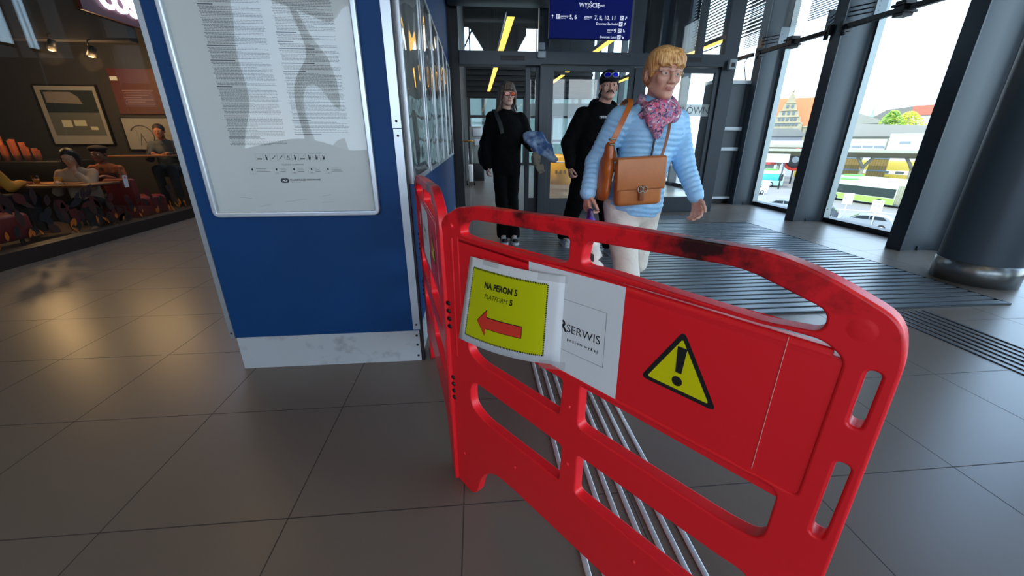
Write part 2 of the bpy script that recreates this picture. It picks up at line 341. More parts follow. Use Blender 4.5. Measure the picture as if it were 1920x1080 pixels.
# ---------------------------------------------------------------- big notice in its silver snap frame
def wavy(m, o, u, v, n, amp, seed, mt, nu=36, nv=60):
    o, u, v, n = map(Vector, (o, u, v, n)); vs = []; q = seed
    for a in range(nu+1):
        for b in range(nv+1):
            s, r = a/nu, b/nv; ed = min(1, 8*min(s, 1-s))*min(1, 12*min(r, 1-r))
            h = math.sin(5.2*s+3.1*math.sin(4*r+q)+q)*math.cos(6.5*r+2.2*math.sin(3.3*s+q))+.35*math.sin(13*s+9*r+q)*math.sin(11*r-4*s)
            vs.append(o+u*s+v*r+n*amp*h*ed)
    m.add(vs, [(a*(nv+1)+b, (a+1)*(nv+1)+b, (a+1)*(nv+1)+b+1, a*(nv+1)+b+1) for a in range(nu) for b in range(nv)], mt, True)
def notice():
    t = thing('notice_board', 'large regulations notice in rounded silver frame on the blue wall front', 'notice board', (-.87, PY, 1.5))
    x0, x1, z0, z1 = -1.268, -.482, .862, 2.12; y = PY-.001
    outer = rnd([(x0, z0), (x1, z0), (x1, z1), (x0, z1)], .035); inner = rnd([(x0+.024, z0+.024), (x1-.024, z0+.024), (x1-.024, z1-.024), (x0+.024, z1-.024)], .004)
    m = MB(); me = curve_mesh([outer, inner], .008, .006); vs = [Vector((v.co.x, y-.014-v.co.z, v.co.y)) for v in me.vertices]
    m.add(vs, [list(p.vertices)[::-1] for p in me.polygons], mat('frame_silver', '#c2cad2', .3, .55), False); m.build('frame', t)
    m = MB(); m.box((x0+.02, y-.006, z0+.02), (x1-.02, y, z1-.02), mat('notice_stock', '#c3c8c8', .6))
    o = (0, y-.0065, 0); ux, uy = X_, Z_
    ink = mat('faded_print', '#7b7d7c', .7); dk = mat('dark_print', '#33343a', .7)
    def para(xa, xb, ztop, zbot, bold=.08):
        z = ztop
        while z > zbot:
            for ln in range(random.randint(2, 6)):
                end = xb-(random.random()*.12 if ln == 0 else random.random()*.006)
                x = xa+(.006 if ln else 0)
                while x < end:
                    wd = random.uniform(.005, .017); m.quad2(o, ux, uy, x, z-.0026, min(x+wd, end), z, ink); x += wd+.0022
                z -= .0052
                if z < zbot: break
            if random.random() < .25:
                z -= .003; m.quad2(o, ux, uy, xa, z-.003, xa+random.uniform(.06, .16), z, dk); z -= .0055
            z -= .0025
    para(-1.118, -.868, 2.04, 1.19); para(-.828, -.580, 2.04, 1.245)
    m.text('REGULAMIN DWORCA', .03, (-.85, y-.0065, 2.06), ux, uy, dk, align='CENTER')
    px = -1.022                                         # prohibition pictograms
    for i in range(10):
        a = px+i*.0322
        for (u0, v0, u1, v1) in ((0, 0, .0322, .0005), (0, .0315, .0322, .032), (0, 0, .0005, .032), (.0317, 0, .0322, .032)): m.quad2(o, ux, uy, a+u0, 1.121+v0, a+u1, 1.121+v1, GREYINK)
        c = a+.016
        if i in (0, 6): m.quad2(o, ux, uy, c-.011, 1.128, c+.011, 1.133, dk)
        elif i == 4: m.add([(c-.009, y-.0066, 1.127), (c+.009, y-.0066, 1.127), (c, y-.0066, 1.147), (c-.006, y-.0067, 1.129), (c+.006, y-.0067, 1.129), (c, y-.0067, 1.142)], [(0, 1, 4, 3), (1, 2, 5, 4), (2, 0, 3, 5)], dk)
        elif i in (2, 3): m.quad2((c, y-.0066, 1.137), (.7, 0, .7), (-.7, 0, .7), -.011, -.0015, .011, .0015, dk)
        else:
            m.add([(c-.006+random.random()*.003, y-.0066, 1.126), (c+.004, y-.0066, 1.126), (c+.003+random.random()*.004, y-.0066, 1.14), (c-.004, y-.0066, 1.142)], [(0, 1, 2, 3)], dk)
            m.lathe([(0, 0), (.003, 0)], (c-.002, y-.0066, 1.1455), dk, 10, False, Matrix.Rotation(R(90), 4, 'X'))
        m.quad2((c, y-.0068, 1.137), (.7, 0, .7), (-.7, 0, .7), -.015, -.0005, .015, .0005, GREYINK)
    m.text('TELEFONY ALARMOWE', .0095, (-.863, y-.0065, 1.101), ux, uy, dk, align='CENTER')
    for i, (a, wd) in enumerate(((-1.062, .08), (-.953, .04), (-.873, .05), (-.793, .03), (-.717, .07))):
        for (u0, v0, u1, v1) in ((0, 0, .026, .0005), (0, .0315, .026, .032), (0, 0, .0005, .032), (.0255, 0, .026, .032)): m.quad2(o, ux, uy, a+u0, 1.062+v0, a+u1, 1.062+v1, GREYINK)
        m.text(('i', '112', '998', '997', '22')[i], .0085, (a+.013, y-.0066, 1.064), ux, uy, dk, align='CENTER')
        m.ell((a+.013, y-.0066, 1.083), (.004, .0003, .006), dk, None, 10, 6)
        for k in range(3): m.quad2(o, ux, uy, a+.03, 1.086-k*.007, a+.03+wd*random.uniform(.5, .8), 1.0885-k*.007, ink)
    pill = rnd([(-.93, 1.021), (-.893, 1.021), (-.893, 1.042), (-.93, 1.042)], .0105, 8)
    m.add([(p[0], y-.0067, p[1]) for p in pill], [tuple(range(len(pill)))], dk)
    m.text('PKP', .013, (-.9115, y-.007, 1.0265), ux, uy, PAPER, align='CENTER', bold=.0004)
    m.text('POLSKIE KOLEJE PAŃSTWOWE', .0102, (-.888, y-.0067, 1.031), ux, uy, dk, bold=.0003); m.text('SPÓŁKA AKCYJNA', .006, (-.888, y-.0067, 1.0225), ux, uy, dk)
    for (xa, za, xb, zb) in ((-.93, .93, -.82, .945), (-1.13, .955, -1.08, .95), (-.76, .925, -.7, .928), (-1.05, .91, -1.0, .918), (-.75, .955, -.71, .963)):
        m.quad2((xa, y-.0067, za), (xb-xa, 0, zb-za), (0, 0, .0012), 0, 0, 1, 1, mat('scratch', '#8d9188', .7))
    m.build('notice_sheet', t)
    m = MB(); wavy(m, (x0+.02, y-.0125, z0+.02), (x1-x0-.04, 0, 0), (0, 0, z1-z0-.04), (0, -1, 0), .0022, 3, glassmat('acrylic_cover', (.97, .98, .98), .95)); m.build('acrylic_cover', t, 'clear wavy reflective cover')
notice()

# ---------------------------------------------------------------- row of poster cases on the side of the pier
POST = [('grey timetable poster curling in the nearest tall silver case beside the trim', '#74776f', 2.10, 2.875),
        ('second silver poster case with pale creased sheet', '#747d84', 2.95, 3.62), ('third silver poster case along the blue side wall with pale blue sheet', '#5d6a78', 3.67, 4.29),
        ('fourth silver poster case with blue and dark print', '#5d6b8c', 4.34, 4.94), ('fifth silver poster case with gold streaked sheet', '#5c6a7c', 4.99, 5.57), ('farthest narrow silver poster case next to the door frame', '#6e7b8a', 5.62, 6.2)]
for i, (lb, c, ya, yb) in enumerate(POST):
    zt = 2.14 if i else 2.45; x = PX1
    t = thing('poster_case', lb, 'poster case', (x, (ya+yb)/2, 1.0), 'poster cases on the side of the blue pier')
    m = MB(); wd = .028
    for a, b in (((x, ya, 1.0), (x+.03, ya+wd, zt)), ((x, yb-wd, 1.0), (x+.03, yb, zt)), ((x, ya+wd, 1.0), (x+.03, yb-wd, 1.03)), ((x, ya+wd, zt-.03), (x+.03, yb-wd, zt))): m.box(a, b, ALU)
    m.build('frame', t, bevel=.003)
    m = MB(); n = 14; k = 10; vs = []                         # buckled sheet
    for a in range(n+1):
        for b in range(k+1):
            u, v = a/n, b/k
            vs.append((x+.008+.006*(1+math.sin(u*7+v*3+i)*math.cos(v*5+i*2)), ya+wd+u*(yb-ya-2*wd), 1.03+v*(zt-1.06)))
    fs = [(a*(k+1)+b, (a+1)*(k+1)+b, (a+1)*(k+1)+b+1, a*(k+1)+b+1) for a in range(n) for b in range(k)]
    pm = mat('poster_sheet_%d' % i, c, .38, spec=.35, noise=(4+i, '#8d9296', .42, .62)); m.add(vs, fs, pm, True)
    if i == 0:
        gb = [(x+.024, ya+.04, 1.035), (x+.024, yb-.04, 1.035), (x+.024, yb-.04, 1.13), (x+.024, ya+.04, 1.155)]; m.add(gb, [(0, 1, 2, 3)], mat('poster_footer', '#5f6566', .5))
        m.text('i', .05, (x+.025, ya+.3, 1.2), Y_, Z_, INK); m.text('22', .03, (x+.025, ya+.5, 1.3), Y_, Z_, INK)
    else:
        for q in range(5):
            yy = ya+.1+random.random()*(yb-ya-.25); zz = 1.1+random.random()*.8
            m.box((x+.0235, yy, zz), (x+.0245, yy+random.uniform(.05, .15), zz+random.uniform(.02, .09)), mat('poster_print_%d' % (q % 3), ('#2d3e68', '#b7bcc0', '#7a3b42')[q % 3], .5))
    m.build('poster', t)
    m = MB(); wavy(m, (x+.026, ya+.02, 1.02), (0, yb-ya-.04, 0), (0, 0, zt-1.04), (1, 0, 0), .0035, i*1.7, glassmat('poster_cover', (.95, .95, .95), .8)); m.build('acrylic_cover', t, 'creased clear cover')

# ---------------------------------------------------------------- doorway wall at Y = 6.75
DY = 6.75
def post(name, x0, x1, z0, z1, y0=DY-.06, y1=DY+.06, mt=None):
    m = MB(); m.box((x0, y0, z0), (x1, y1, z1), mt or ANTH); return struct(m.build(name, bevel=.004))
post('trim_6', -.345, -.19, 0, CEIL, mt=ANTHD); post('trim_7', 1.03, 1.17, 0, 2.25); post('trim_8', 2.53, 2.66, 0, 2.25); post('trim_9', 3.93, 4.16, 0, CEIL)
m = MB(); m.box((-.19, DY-.12, 2.25), (1.03, DY+.1, 2.43), ANTH); m.box((1.03, DY-.1, 2.27), (3.93, DY+.1, 2.44), ANTH); m.box((.42, DY-.125, 2.31), (.78, DY-.12, 2.37), BLK); m.box((3.2, DY-.105, 2.33), (3.55, DY-.1, 2.39), BLK); struct(m.build('trim_10', bevel=.004), 'door header rail')
for i, (a, b) in enumerate(((1.0, 1.16), (2.42, 2.6), )): post('trim_%d' % (11+i), a, b, 2.44, CEIL)
post('trim_13', -.19, 4.16, 3.35, CEIL, mt=ANTHD)
post('trim_14', 3.5, 3.58, 2.44, 3.35, mt=ANTH)
m = MB(); m.box((-.19, DY-.01, 2.44), (3.93, DY+.01, 3.35), GLASS); struct(m.build('window_1'), 'transom glazing')
def slider(name, x0, x1, label, y=DY):
    t = thing(name, label, 'sliding door', ((x0+x1)/2, y, 0)); fw = .075
    m = MB(); m.box((x0, y-.03, .0), (x0+fw, y+.03, 2.26), ANTH); m.box((x1-fw, y-.03, 0), (x1, y+.03, 2.26), ANTH); m.box((x0+fw, y-.03, 0), (x1-fw, y+.03, .26), ANTH); m.box((x0+fw, y-.03, 2.19), (x1-fw, y+.03, 2.26), ANTH); m.build('door_frame', t, bevel=.004)
    m = MB(); m.box((x0+fw, y-.006, .26), (x1-fw, y+.006, 2.19), GLASS); m.build('glass_pane', t)
    m = MB(); m.box((x0+fw, y-.009, 1.56), (x1-fw, y-.0075, 1.74), glassmat('frosted_band', (1, 1, 1), .5, .62, (.62, .68, .66))); 
    if x0 > 2: m.text('GŁÓWNY', .15, (x0+.62, y-.011, 1.6), X_, Z_, mat('band_letters', '#4c5356', .6), bold=.0)
    m.build('frosted_band', t)
    return t
slider('sliding_door', 1.17, 2.53, 'closed grey framed glass sliding door with frosted band behind the man in black')
slider('sliding_door', 2.66, 3.93, 'closed grey framed glass sliding door with cut out lettering behind the woman in blue')
slider('sliding_door', .82, 1.06, 'narrow open glass door leaf stacked beside the open doorway', DY+.09)
for a, b, lb in ((1.03, 2.62, 'white door sensor unit on the header above the door post'), (4.04, 2.35, 'white door sensor on the right end of the header')):
    m = MB(); m.rbox((a-.06, DY-.17, b-.28 if a < 2 else b-.12), (a+.06, DY-.1, b-.19 if a < 2 else b+.02), .008, mat('sensor_white', '#b8c2c6', .5))
    if a < 2: m.rbox((a-.04, DY-.16, b-.17), (a+.05, DY-.1, b-.08), .008, mat('sensor_white', '#b8c2c6', .5))
    else: m.box((a-.03, DY-.172, b-.09), (a+.03, DY-.17, b-.03), BLK)
    tag(m.build('door_sensor'), lb, 'sensor', 'door sensors')
# air curtain unit hanging top left
m = MB(); m.rbox((-.335, 6.12, 2.95), (1.22, 6.6, 3.33), .05, mat('unit_grey', '#6f777b', .4, .3)); m.box((-.28, 6.115, 3.0), (1.12, 6.122, 3.03), mat('unit_slot', '#b4bcbf', .3, .4)); tag(m.build('air_curtain'), 'grey metal air curtain unit hanging above the open doorway', 'air curtain')
# direction sign
def dirsign():
    Ys = 6.0; bl = mat('sign_blue', '#001878', .6, spec=.2); wt = mat('sign_white', '#e6ecff', .5, emis='#e6ecff', estr=.25)
    t = thing('direction_sign', 'hanging blue platform direction sign with white lettering above the doors', 'sign', (1.58, Ys, 2.47))
    m = MB(); m.box((1.03, Ys, 2.475), (2.14, Ys+.08, 3.15), bl); m.build('sign_box', t, bevel=.004)
    fx = lambda p: 1.021+(p-1030)*.00744
    fz = lambda q: 2.897-q*.00593
    m = MB()
    def tx(s, p, q, size, al='LEFT', bold=.0012, sh=0): m.text(s, size, (fx(p), Ys-.001, fz(q)-size*.36), X_, Z_, wt, bold=bold, shear=sh, align=al)
    tx('WYJŚCIE', 1083.5, 7, .068); tx('|', 1117, 7, .07, bold=0); tx('exit', 1120, 7, .045, bold=0, sh=.2)
    def icon(p, q):
        a, b = fx(p), fz(q); m.quad2((0, Ys-.001, 0), X_, Z_, a, b-.026, a+.05, b+.026, wt)
        m.quad2((a+.025, Ys-.002, b), (.8, 0, .6), (-.6, 0, .8), -.018, -.004, .018, .004, bl); m.quad2((a+.014, Ys-.002, b+.014), X_, Z_, -.005, -.005, .005, .005, bl)
    def arrow(p, q, ang):
        c = Vector((fx(p), Ys-.001, fz(q))); ux = Vector((math.cos(R(ang)), 0, math.sin(R(ang)))); uy = Vector((-math.sin(R(ang)), 0, math.cos(R(ang))))
        m.add([c+ux*a+uy*b for a, b in ((-.022, -.004), (.01, -.004), (.01, .004), (-.022, .004), (.004, .016), (.022, 0), (.004, -.016))], [(0, 1, 2, 3), (4, 6, 5)], wt)
    arrow(1036.5, 30, 90); icon(1043, 30); tx('perony', 1051, 28.6, .036, sh=.2, bold=.0005); tx('platforms', 1051, 33, .018, bold=0); tx('5, 6', 1067, 30, .066)
    tx('perony', 1094, 28.6, .036, sh=.2, bold=.0005); tx('platforms', 1094, 33, .018, bold=0); tx('7, 8, 10, 11', 1112, 30, .066); icon(1159, 30); arrow(1170, 30, 60)
    tx('Dworzec Zachodni', 1156, 41.5, .038, 'RIGHT', .0006); icon(1158, 41.5); arrow(1169, 41.5, 60)
    tx('peron', 1137, 53, .036, sh=.2, bold=.0005); tx('platform', 1137, 57.5, .018, bold=0); tx('9', 1149.5, 54.5, .066); icon(1157, 54.5); arrow(1168, 54.5, -60)
    tx('Dworzec Letni', 1155, 67, .038, 'RIGHT', .0006); icon(1156.5, 67); arrow(1167, 67, -50)
    m.build('lettering', t)
    for x in (1.25, 1.92): m = MB(); m.tube([(x, Ys+.04, 3.15), (x, Ys+.04, CEIL)], .01, ANTHD); m.build('hanger', t)
dirsign()

# ---------------------------------------------------------------- footbridge corridor beyond the doors
m = MB(); m.box((-.5, 6.62, 0), (-.3, 7.6, 6.6), mat('corridor_panel', '#1c1a18', .6)); m.box((-.5, 10.6, 0), (-.3, 20, 6.6), mat('corridor_panel', '#1c1a18', .6)); m.box((-.5, 7.6, 0), (-.3, 10.6, 2.9), mat('corridor_panel', '#1c1a18', .6)); struct(m.build('wall_corridor_left'))  # middle stretch kept low, out of sight, so sky reaches the cafe reflection
m = MB()
for i in range(9): m.box((-.3, 7.4+i*1.4, 0), (-.294, 7.42+i*1.4, 2.9), mat('pale_joint', '#5c554a', .5))
struct(m.build('trim_15'))
m = MB(); m.box((-.5, 6.9, 6.5), (5.55, 20.4, 6.7), DARKC); struct(m.build('ceiling_corridor'))
m = MB()
wdk = mat('slatted_dark', '#17181a', .7)
m.box((-.3, 19.9, 2.95), (5.5, 20.1, 4.8), wdk); m.box((-.3, 19.9, 5.75), (5.5, 20.1, 6.6), wdk); m.box((.55, 19.9, 4.8), (2.0, 20.1, 5.75), wdk); m.box((3.3, 19.9, 4.8), (5.5, 20.1, 5.75), wdk)
m.prism([(.55, 4.8), (.55, 5.75), (-.1, 5.75), (.35, 5.1), (.45, 4.95)], (0, 19.9, 0), X_, Z_, -.1, .1, wdk); m.prism([(2.0, 4.8), (2.15, 5.05), (2.4, 5.45), (2.4, 5.75), (2.0, 5.75)], (0, 19.9, 0), X_, Z_, -.1, .1, wdk)
m.bar((-.32, 19.85, 4.95), (.1, 19.85, 5.75), .06, .06, ANTHD); m.box((-.12, 19.84, 4.8), (-.06, 19.9, 5.75), ANTHD); m.box((2.85, 19.84, 4.8), (2.9, 19.9, 5.75), ANTHD)
for i in range(8): m.box((-.3, 19.8, 3.0+i*.22), (5.5, 19.9, 3.1+i*.22), mat('dark_slat', '#0c0d0e', .6))
struct(m.build('wall_far'))
m = MB()
for z in (2.12, 1.05): m.box((-.3, 19.9, z), (5.5, 20.0, z+.12), ANTHD)
for x in (-.3, 1.05, 2.3, 3.6, 4.9): m.box((x, 19.88, 0), (x+.14, 20.02, 3.0), ANTHD)
m.box((-.3, 19.9, 0), (5.5, 20.0, .12), ANTHD); struct(m.build('window_2'), 'far glazed screen of the corridor')
m = MB(); m.box((-.3, 19.95, 0), (5.5, 19.97, 3.0), glassmat('sea_glass', (.78, .82, .82), .6)); struct(m.build('window_3'))
m = MB(); m.box((-9, 27, -7.3), (10, 33, 4.7), mat('sky_blocker_green', '#5d6f6c', .7)); [m.box((-9+i*1.9, 26.95, -7.3), (-8.85+i*1.9, 27, 4.7), ANTHD) for i in range(10)]; tag(m.build('sky_blocker'), 'added grey green block dimming the sky behind the far glass screen of the corridor', 'building')  # block added behind the far glass to hide the bright sky
# right side of the corridor: steel posts and glass
m = MB()
for i in range(7): m.box((5.3, 9.1+i*1.6, 0), (5.5, 9.22+i*1.6, 6.5), ANTH)
for z in (0,): m.box((5.42, 7.95, z), (5.5, 20, z+.09), ANTH)
m.box((5.43, 10.7, 3.0), (5.5, 14.2, 6.5), DARKC)  # opaque panel added to block the sky and keep the transom view dark
for k in range(30): m.box((5.38, 7.95, 3.1+k*.06), (5.4, 10.7, 3.12+k*.06), ANTHD)
struct(m.build('window_4'))
m = MB(); m.box((5.45, 7.95, .1), (5.46, 20, 6.4), GLASS); struct(m.build('window_5'))
for (x, ya, yb, z) in ((.66, 7.6, 12.0, 3.1), (.66, 12.6, 18.5, 3.1), (2.85, 8.2, 13.2, 3.1), (2.85, 13.8, 18.8, 3.1), (4.6, 7.6, 10.5, 2.9), (4.6, 11.2, 15, 2.9)):
    t = thing('linear_light', 'long yellow linear ceiling light %s %s' % ({.66: 'over the open doorway', 2.85: 'over the middle of the corridor', 4.6: 'along the window side of the corridor'}[x], 'nearer the doors' if ya < 9 else 'farther down the corridor'), 'ceiling light', (x, (ya+yb)/2, z), 'linear lights of the corridor')
    for y in (ya+.4, yb-.4): m = MB(); m.tube([(x, y, z+.07), (x, y, 6.49)], .006, ANTHD, 6); m.build('hanger', t)
    m = MB(); m.box((x-.075, ya, z), (x+.075, yb, z+.07), ANTHD); m.build('housing', t); m = MB(); m.box((x-.06, ya+.01, z-.012), (x+.06, yb-.01, z), LAMP); m.build('diffuser', t)
# things standing in the corridor
m = MB(); m.lathe([(0, 0), (.36, 0), (.36, .72), (.33, .8), (0, .8)], (2.43, 11.5, 0), mat('orange_drum', '#d9952c', .45, noise=(5, '#e9b14c', .3, .8)), 32); m.lathe([(.362, .60), (.366, .60), (.366, .62), (.362, .62)], (2.43, 11.5, 0), WHITE, 32)
for k in range(3): m.box((2.2+k*.12, 11.125, .3), (2.26+k*.12, 11.15, .4), mat('drum_mark', '#6b4a1e', .6))
tag(m.build('orange_kiosk'), 'round amber orange counter standing in the corridor behind the glass door', 'counter')
for i, (x, c, lb) in enumerate(((-.14, '#e8e8e4', 'white upright scrubber machine at the left of the corridor'), (.78, '#15161a', 'black wheeled case with red light behind the woman in black'))):
    t = thing('trolley_case', lb, 'case', (x, 11.4, 0))
    m = MB(); m.rbox((x-.07 if i == 0 else x-.16, 11.25, .08), (x+.07 if i == 0 else x+.16, 11.55, .55 if i == 0 else .45), .03, mat('case_%d' % i, c, .4))
    if i: m.ell((x+.02, 11.24, .33), (.04, .01, .03), mat('tail_light', '#ff3020', .4, emis='#ff2a18', estr=2), None, 10, 8)
    m.build('case_body', t)
    for s in (-1, 1):
        m = MB(); m.lathe([(0, -.02), (.06, -.02), (.06, .02), (0, .02)], (x+s*.1, 11.3, .06), BLK, 14, M=Matrix.Rotation(R(90), 4, 'Y')); m.build('wheel', t)
    m = MB(); m.tube([(x-.05, 11.5, .45), (x-.05, 11.5, .95), (x+.05, 11.5, .95), (x+.05, 11.5, .45)], .01, ALU, 8); m.build('handle', t)
for (x, lb) in ((.12, 'grey ticket gate cabinet at the left of the corridor'), (.02, 'black device on wheels beside the ticket gate')):
    pass
t = thing('ticket_machine', 'grey ticket machine with white rounded signs on the left of the corridor', 'ticket machine', (.1, 12.6, 0))
m = MB(); m.rbox((-.16, 12.5, .5), (.22, 12.9, 1.55), .03, mat('machine_grey', '#8b938f', .4)); m.rbox((-.2, 12.5, 0), (.26, 12.95, .5), .02, ANTHD); m.build('cabinet', t)
m = MB(); m.rbox((-.05, 12.46, 1.28), (.2, 12.5, 1.5), .03, WHITE); m.rbox((-.02, 12.46, 1.02), (.18, 12.5, 1.2), .03, WHITE); m.build('display', t)
m = MB(); m.tube([(-.25, 8.5, 1.17), (-.02, 8.5, 1.17)], .016, mat('brass', '#b98a3e', .3, .8), 10); m.rbox((-.29, 8.42, 1.08), (-.26, 8.58, 1.26), .01, mat('brass', '#b98a3e', .3, .8)); tag(m.build('door_pull'), 'horizontal brass pull handle on the corridor side wall', 'handle')
# entrance mat: aluminium grating
def grating():
    t = thing('entrance_mat', 'large grey ribbed aluminium entrance grating under the walking people', 'entrance mat', (2.2, 4.1, 0))
    x0, x1, y0, y1 = .3, 4.14, 2.47, 5.66
    m = MB(); m.box((x0, y0, .0), (x1, y1, .004), mat('mat_recess', '#15181b', .8)); m.build('mat_base', t)
    m = MB(); n = 36; st = (y1-y0)/n; mm = mat('mat_bar', '#7d858a', .38, .55, bump=(30, .05))
    for i in range(n):
        y = y0+i*st; m.box((x0, y+.003, .004), (x1, y+st*.42, .013), mm); m.box((x0, y+st*.48, .004), (x1, y+st*.72, .011), mm)
    o = m.build('mat_bars', t)
    m = MB(); 
    for a, b in (((x0-.012, y0-.012), (x1+.012, y0)), ((x0-.012, y1), (x1+.012, y1+.012)), ((x0-.012, y0), (x0, y1)), ((x1, y0), (x1+.012, y1))): m.box((a[0], a[1], 0), (b[0], b[1], .014), mat('mat_frame', '#3b4247', .4, .5))
    m.build('mat_frame', t)
grating()
m = MB(); m.box((2.5, 6.05, 0), (3.7, 6.36, .003), mat('tactile_pad', '#5d6468', .6))
for i in range(20):
    for j in range(5): m.ell((2.56+i*.06, 6.09+j*.06, .003), (.016, .016, .005), mat('tactile_pad', '#5d6468', .6), None, 8, 5)
tag(m.build('tactile_plate'), 'grey studded tactile plate on the floor before the doors', 'tactile plate')
for i in range(8):
    x = .297+i*.0497; m = MB(); m.rbox((x-.0095, .35, 0), (x+.0095, 2.44, .006), .004, STEEL)
    tag(m.build('guide_strip'), 'polished steel guide strip set in the floor behind the red barrier', 'guide strip', 'steel guide strips behind the barrier')
for i in range(7):
    x = 2.985+i*.061; m = MB(); m.rbox((x-.012, .4, 0), (x+.012, 2.42, .005), .004, mat('guide_dark', '#4d545a', .35, .6))
    tag(m.build('guide_strip'), 'dull metal guide strip running from the grating corner to the right', 'guide strip', 'metal guide strips at the right')

# ---------------------------------------------------------------- window wall on the right
GX = 5.465
m = MB(); m.box((GX-.06, -5, 0), (GX+.1, 7.9, .07), ANTHD); m.box((GX-.06, -5, 3.95), (GX+.1, 7.9, CEIL+.2), ANTHD); struct(m.build('trim_16'), 'black window sill rail')
m = MB(); m.box((GX, -5, .07), (GX+.015, 7.9, 3.95), GLASS); struct(m.build('window_6'), 'tall glazing of the hall')
finm = mat('fin_steel', '#3a444c', .38, .25, bump=(40, .02))
fins = [(4.88, 5.34, 3.98, 4.10), (4.94, 5.38, 5.70, 5.82), (5.02, 5.38, 7.37, 7.50), (4.9, 5.46, 2.0, 2.12), (4.9, 5.46, .3, .42), (4.9, 5.46, -1.4, -1.28), (4.9, 5.46, -3.1, -2.98)]
for i, (xf, xe, y, y1) in enumerate(fins):
    m = MB(); m.box((xf+.01, y+.02, 0), (xe, y1-.012, CEIL+.05), finm)
    cv = [(xf+.012, y+.021), (xf+.012, y+.012), (xf+.26, y+.012)]+[(xf+.26+(xe-xf-.26)*math.sin(a_), y+.012-.075*(1-math.cos(a_))) for a_ in np.linspace(.15, 1.5708, 12)]+[(xe, y+.021)]  # hollow curve shaped to darken the fin side towards the window
    n_ = len(cv); m.add([(a_, b_, 0) for a_, b_ in cv]+[(a_, b_, CEIL+.05) for a_, b_ in cv], [(k, k+1, n_+k+1, n_+k) for k in range(n_-1)], finm, True)
    m.box((xf, y, 0), (xf+.018, y1+.06, CEIL+.05), finm); m.tube([(xf+.22, y+.008, 0), (xf+.22, y+.008, .05)], .014, finm, 8)
    struct(m.build('trim_%d' % (17+i), bevel=.003), 'dark steel fin column')
    m = MB(); fg = mat('window_frame_grey', '#98a2a3', .35, .4); m.box((xe, y-.065, .07), (5.48, y+.01, 3.95), fg); m.box((xe, y1-.01, .07), (5.48, y1+.045, 3.95), fg); m.box((xe, y+.01, .07), (5.48, y1-.01, 3.95), ANTHD)
    m.lathe([(0, 0), (.008, 0), (.008, .003)], (xe+.03, y-.065, .2), BLK, 8, M=Matrix.Rotation(R(90), 4, 'X'))
    struct(m.build('trim_%d' % (27+i)), 'aluminium window jamb')
# horizontal bars with brackets in front of the glass
segs = [(7.52, 8.9), (5.84, 7.36), (4.12, 5.69), (2.14, 3.97)]
lbs = ['dark horizontal rail across the farthest window by the doors', 'dark horizontal rail with clamp across the window left of the middle fin', 'dark horizontal rail with clamp across the window with the bus', 'dark horizontal rail over the nearest window, mostly out of frame']
for (ya, yb), lb in list(zip(segs, lbs))[:]:
    t = thing('window_rail', lb, 'rail', (4.93, (ya+yb)/2, 2.6), 'horizontal rails of the window wall')
    m = MB(); m.box((4.92, ya, 2.575), (4.98, yb, 2.635), ANTHD); m.build('bar', t, bevel=.006)
    if ya < 7.5:
        m = MB(); yc = (ya+yb)/2; m.box((4.88, yc-.06, 2.53), (5.02, yc+.06, 2.69), ANTHD); m.box((4.86, yc-.09, 2.56), (5.04, yc+.09, 2.585), ANTHD); m.box((4.86, yc-.09, 2.635), (5.04, yc+.09, 2.66), ANTHD); m.build('clamp', t, bevel=.004)
        for s, y in ((1, ya), (-1, yb)):
            m = MB(); m.box((4.88, y, 2.55), (5.02, y+s*.05, 2.67), ANTHD)
            for k in range(3): m.tube([(4.95, y+s*.02, 2.72+k*.05), (5.1, y+s*.3, 2.72+k*.05)], .008, ANTHD, 6)
            m.box((5.05, y+s*.28, 2.66), (5.2, y+s*.3, 2.92), mat('bracket_grey', '#6e777c', .4, .5)); m.tube([(4.9, y+s*.06, 2.6), (4.9, y+s*.06, 2.5)], .03, ANTHD, 8)
            m.build('bracket', t)
for i, (ya, yb, zb, lb) in enumerate(((7.56, 9.0, 2.98, 'narrow external slatted blind high in the farthest window'), (5.9, 7.32, 3.08, 'external slatted blind lowered at the top of the window above the gabled building'), (4.18, 5.64, 3.35, 'external slatted blind at the top of the window with the bus'))):
    t = thing('slatted_blind', lb, 'blind', (5.68, (ya+yb)/2, zb), 'external blinds'); m = MB(); n = int((3.95-zb)/.034)
    for k in range(n): m.bar((5.68, ya, zb+k*.034), (5.68, yb, zb+k*.034), .03, .003, mat('blind_slat', '#4a5056', .5), up=(.15, 0, 1))
    m.build('slats', t)
    for y in (ya+.1, (ya+yb)/2, yb-.1): m = MB(); m.tube([(5.68, y, zb), (5.68, y, 3.95)], .004, BLK, 6); m.build('cord', t)
# round column on the right
m = MB(); c = (4.56, 3.03, 0)
m.lathe([(.28, .0), (.285, .0), (.285, .19), (.28, .192)], c, scuffed('brushed_column_base', '#8f9290', '#5d5c58', 5, .5, .7, .3), 72)
bsm = MC['brushed_column_base']; _bs(bsm).inputs['Metallic'].default_value = .85
m.lathe([(.277, .192), (.277, CEIL)], c, mat('column_paint', '#46525a', .42, .1), 72); struct(m.build('trim_40'), 'round grey column with steel base')
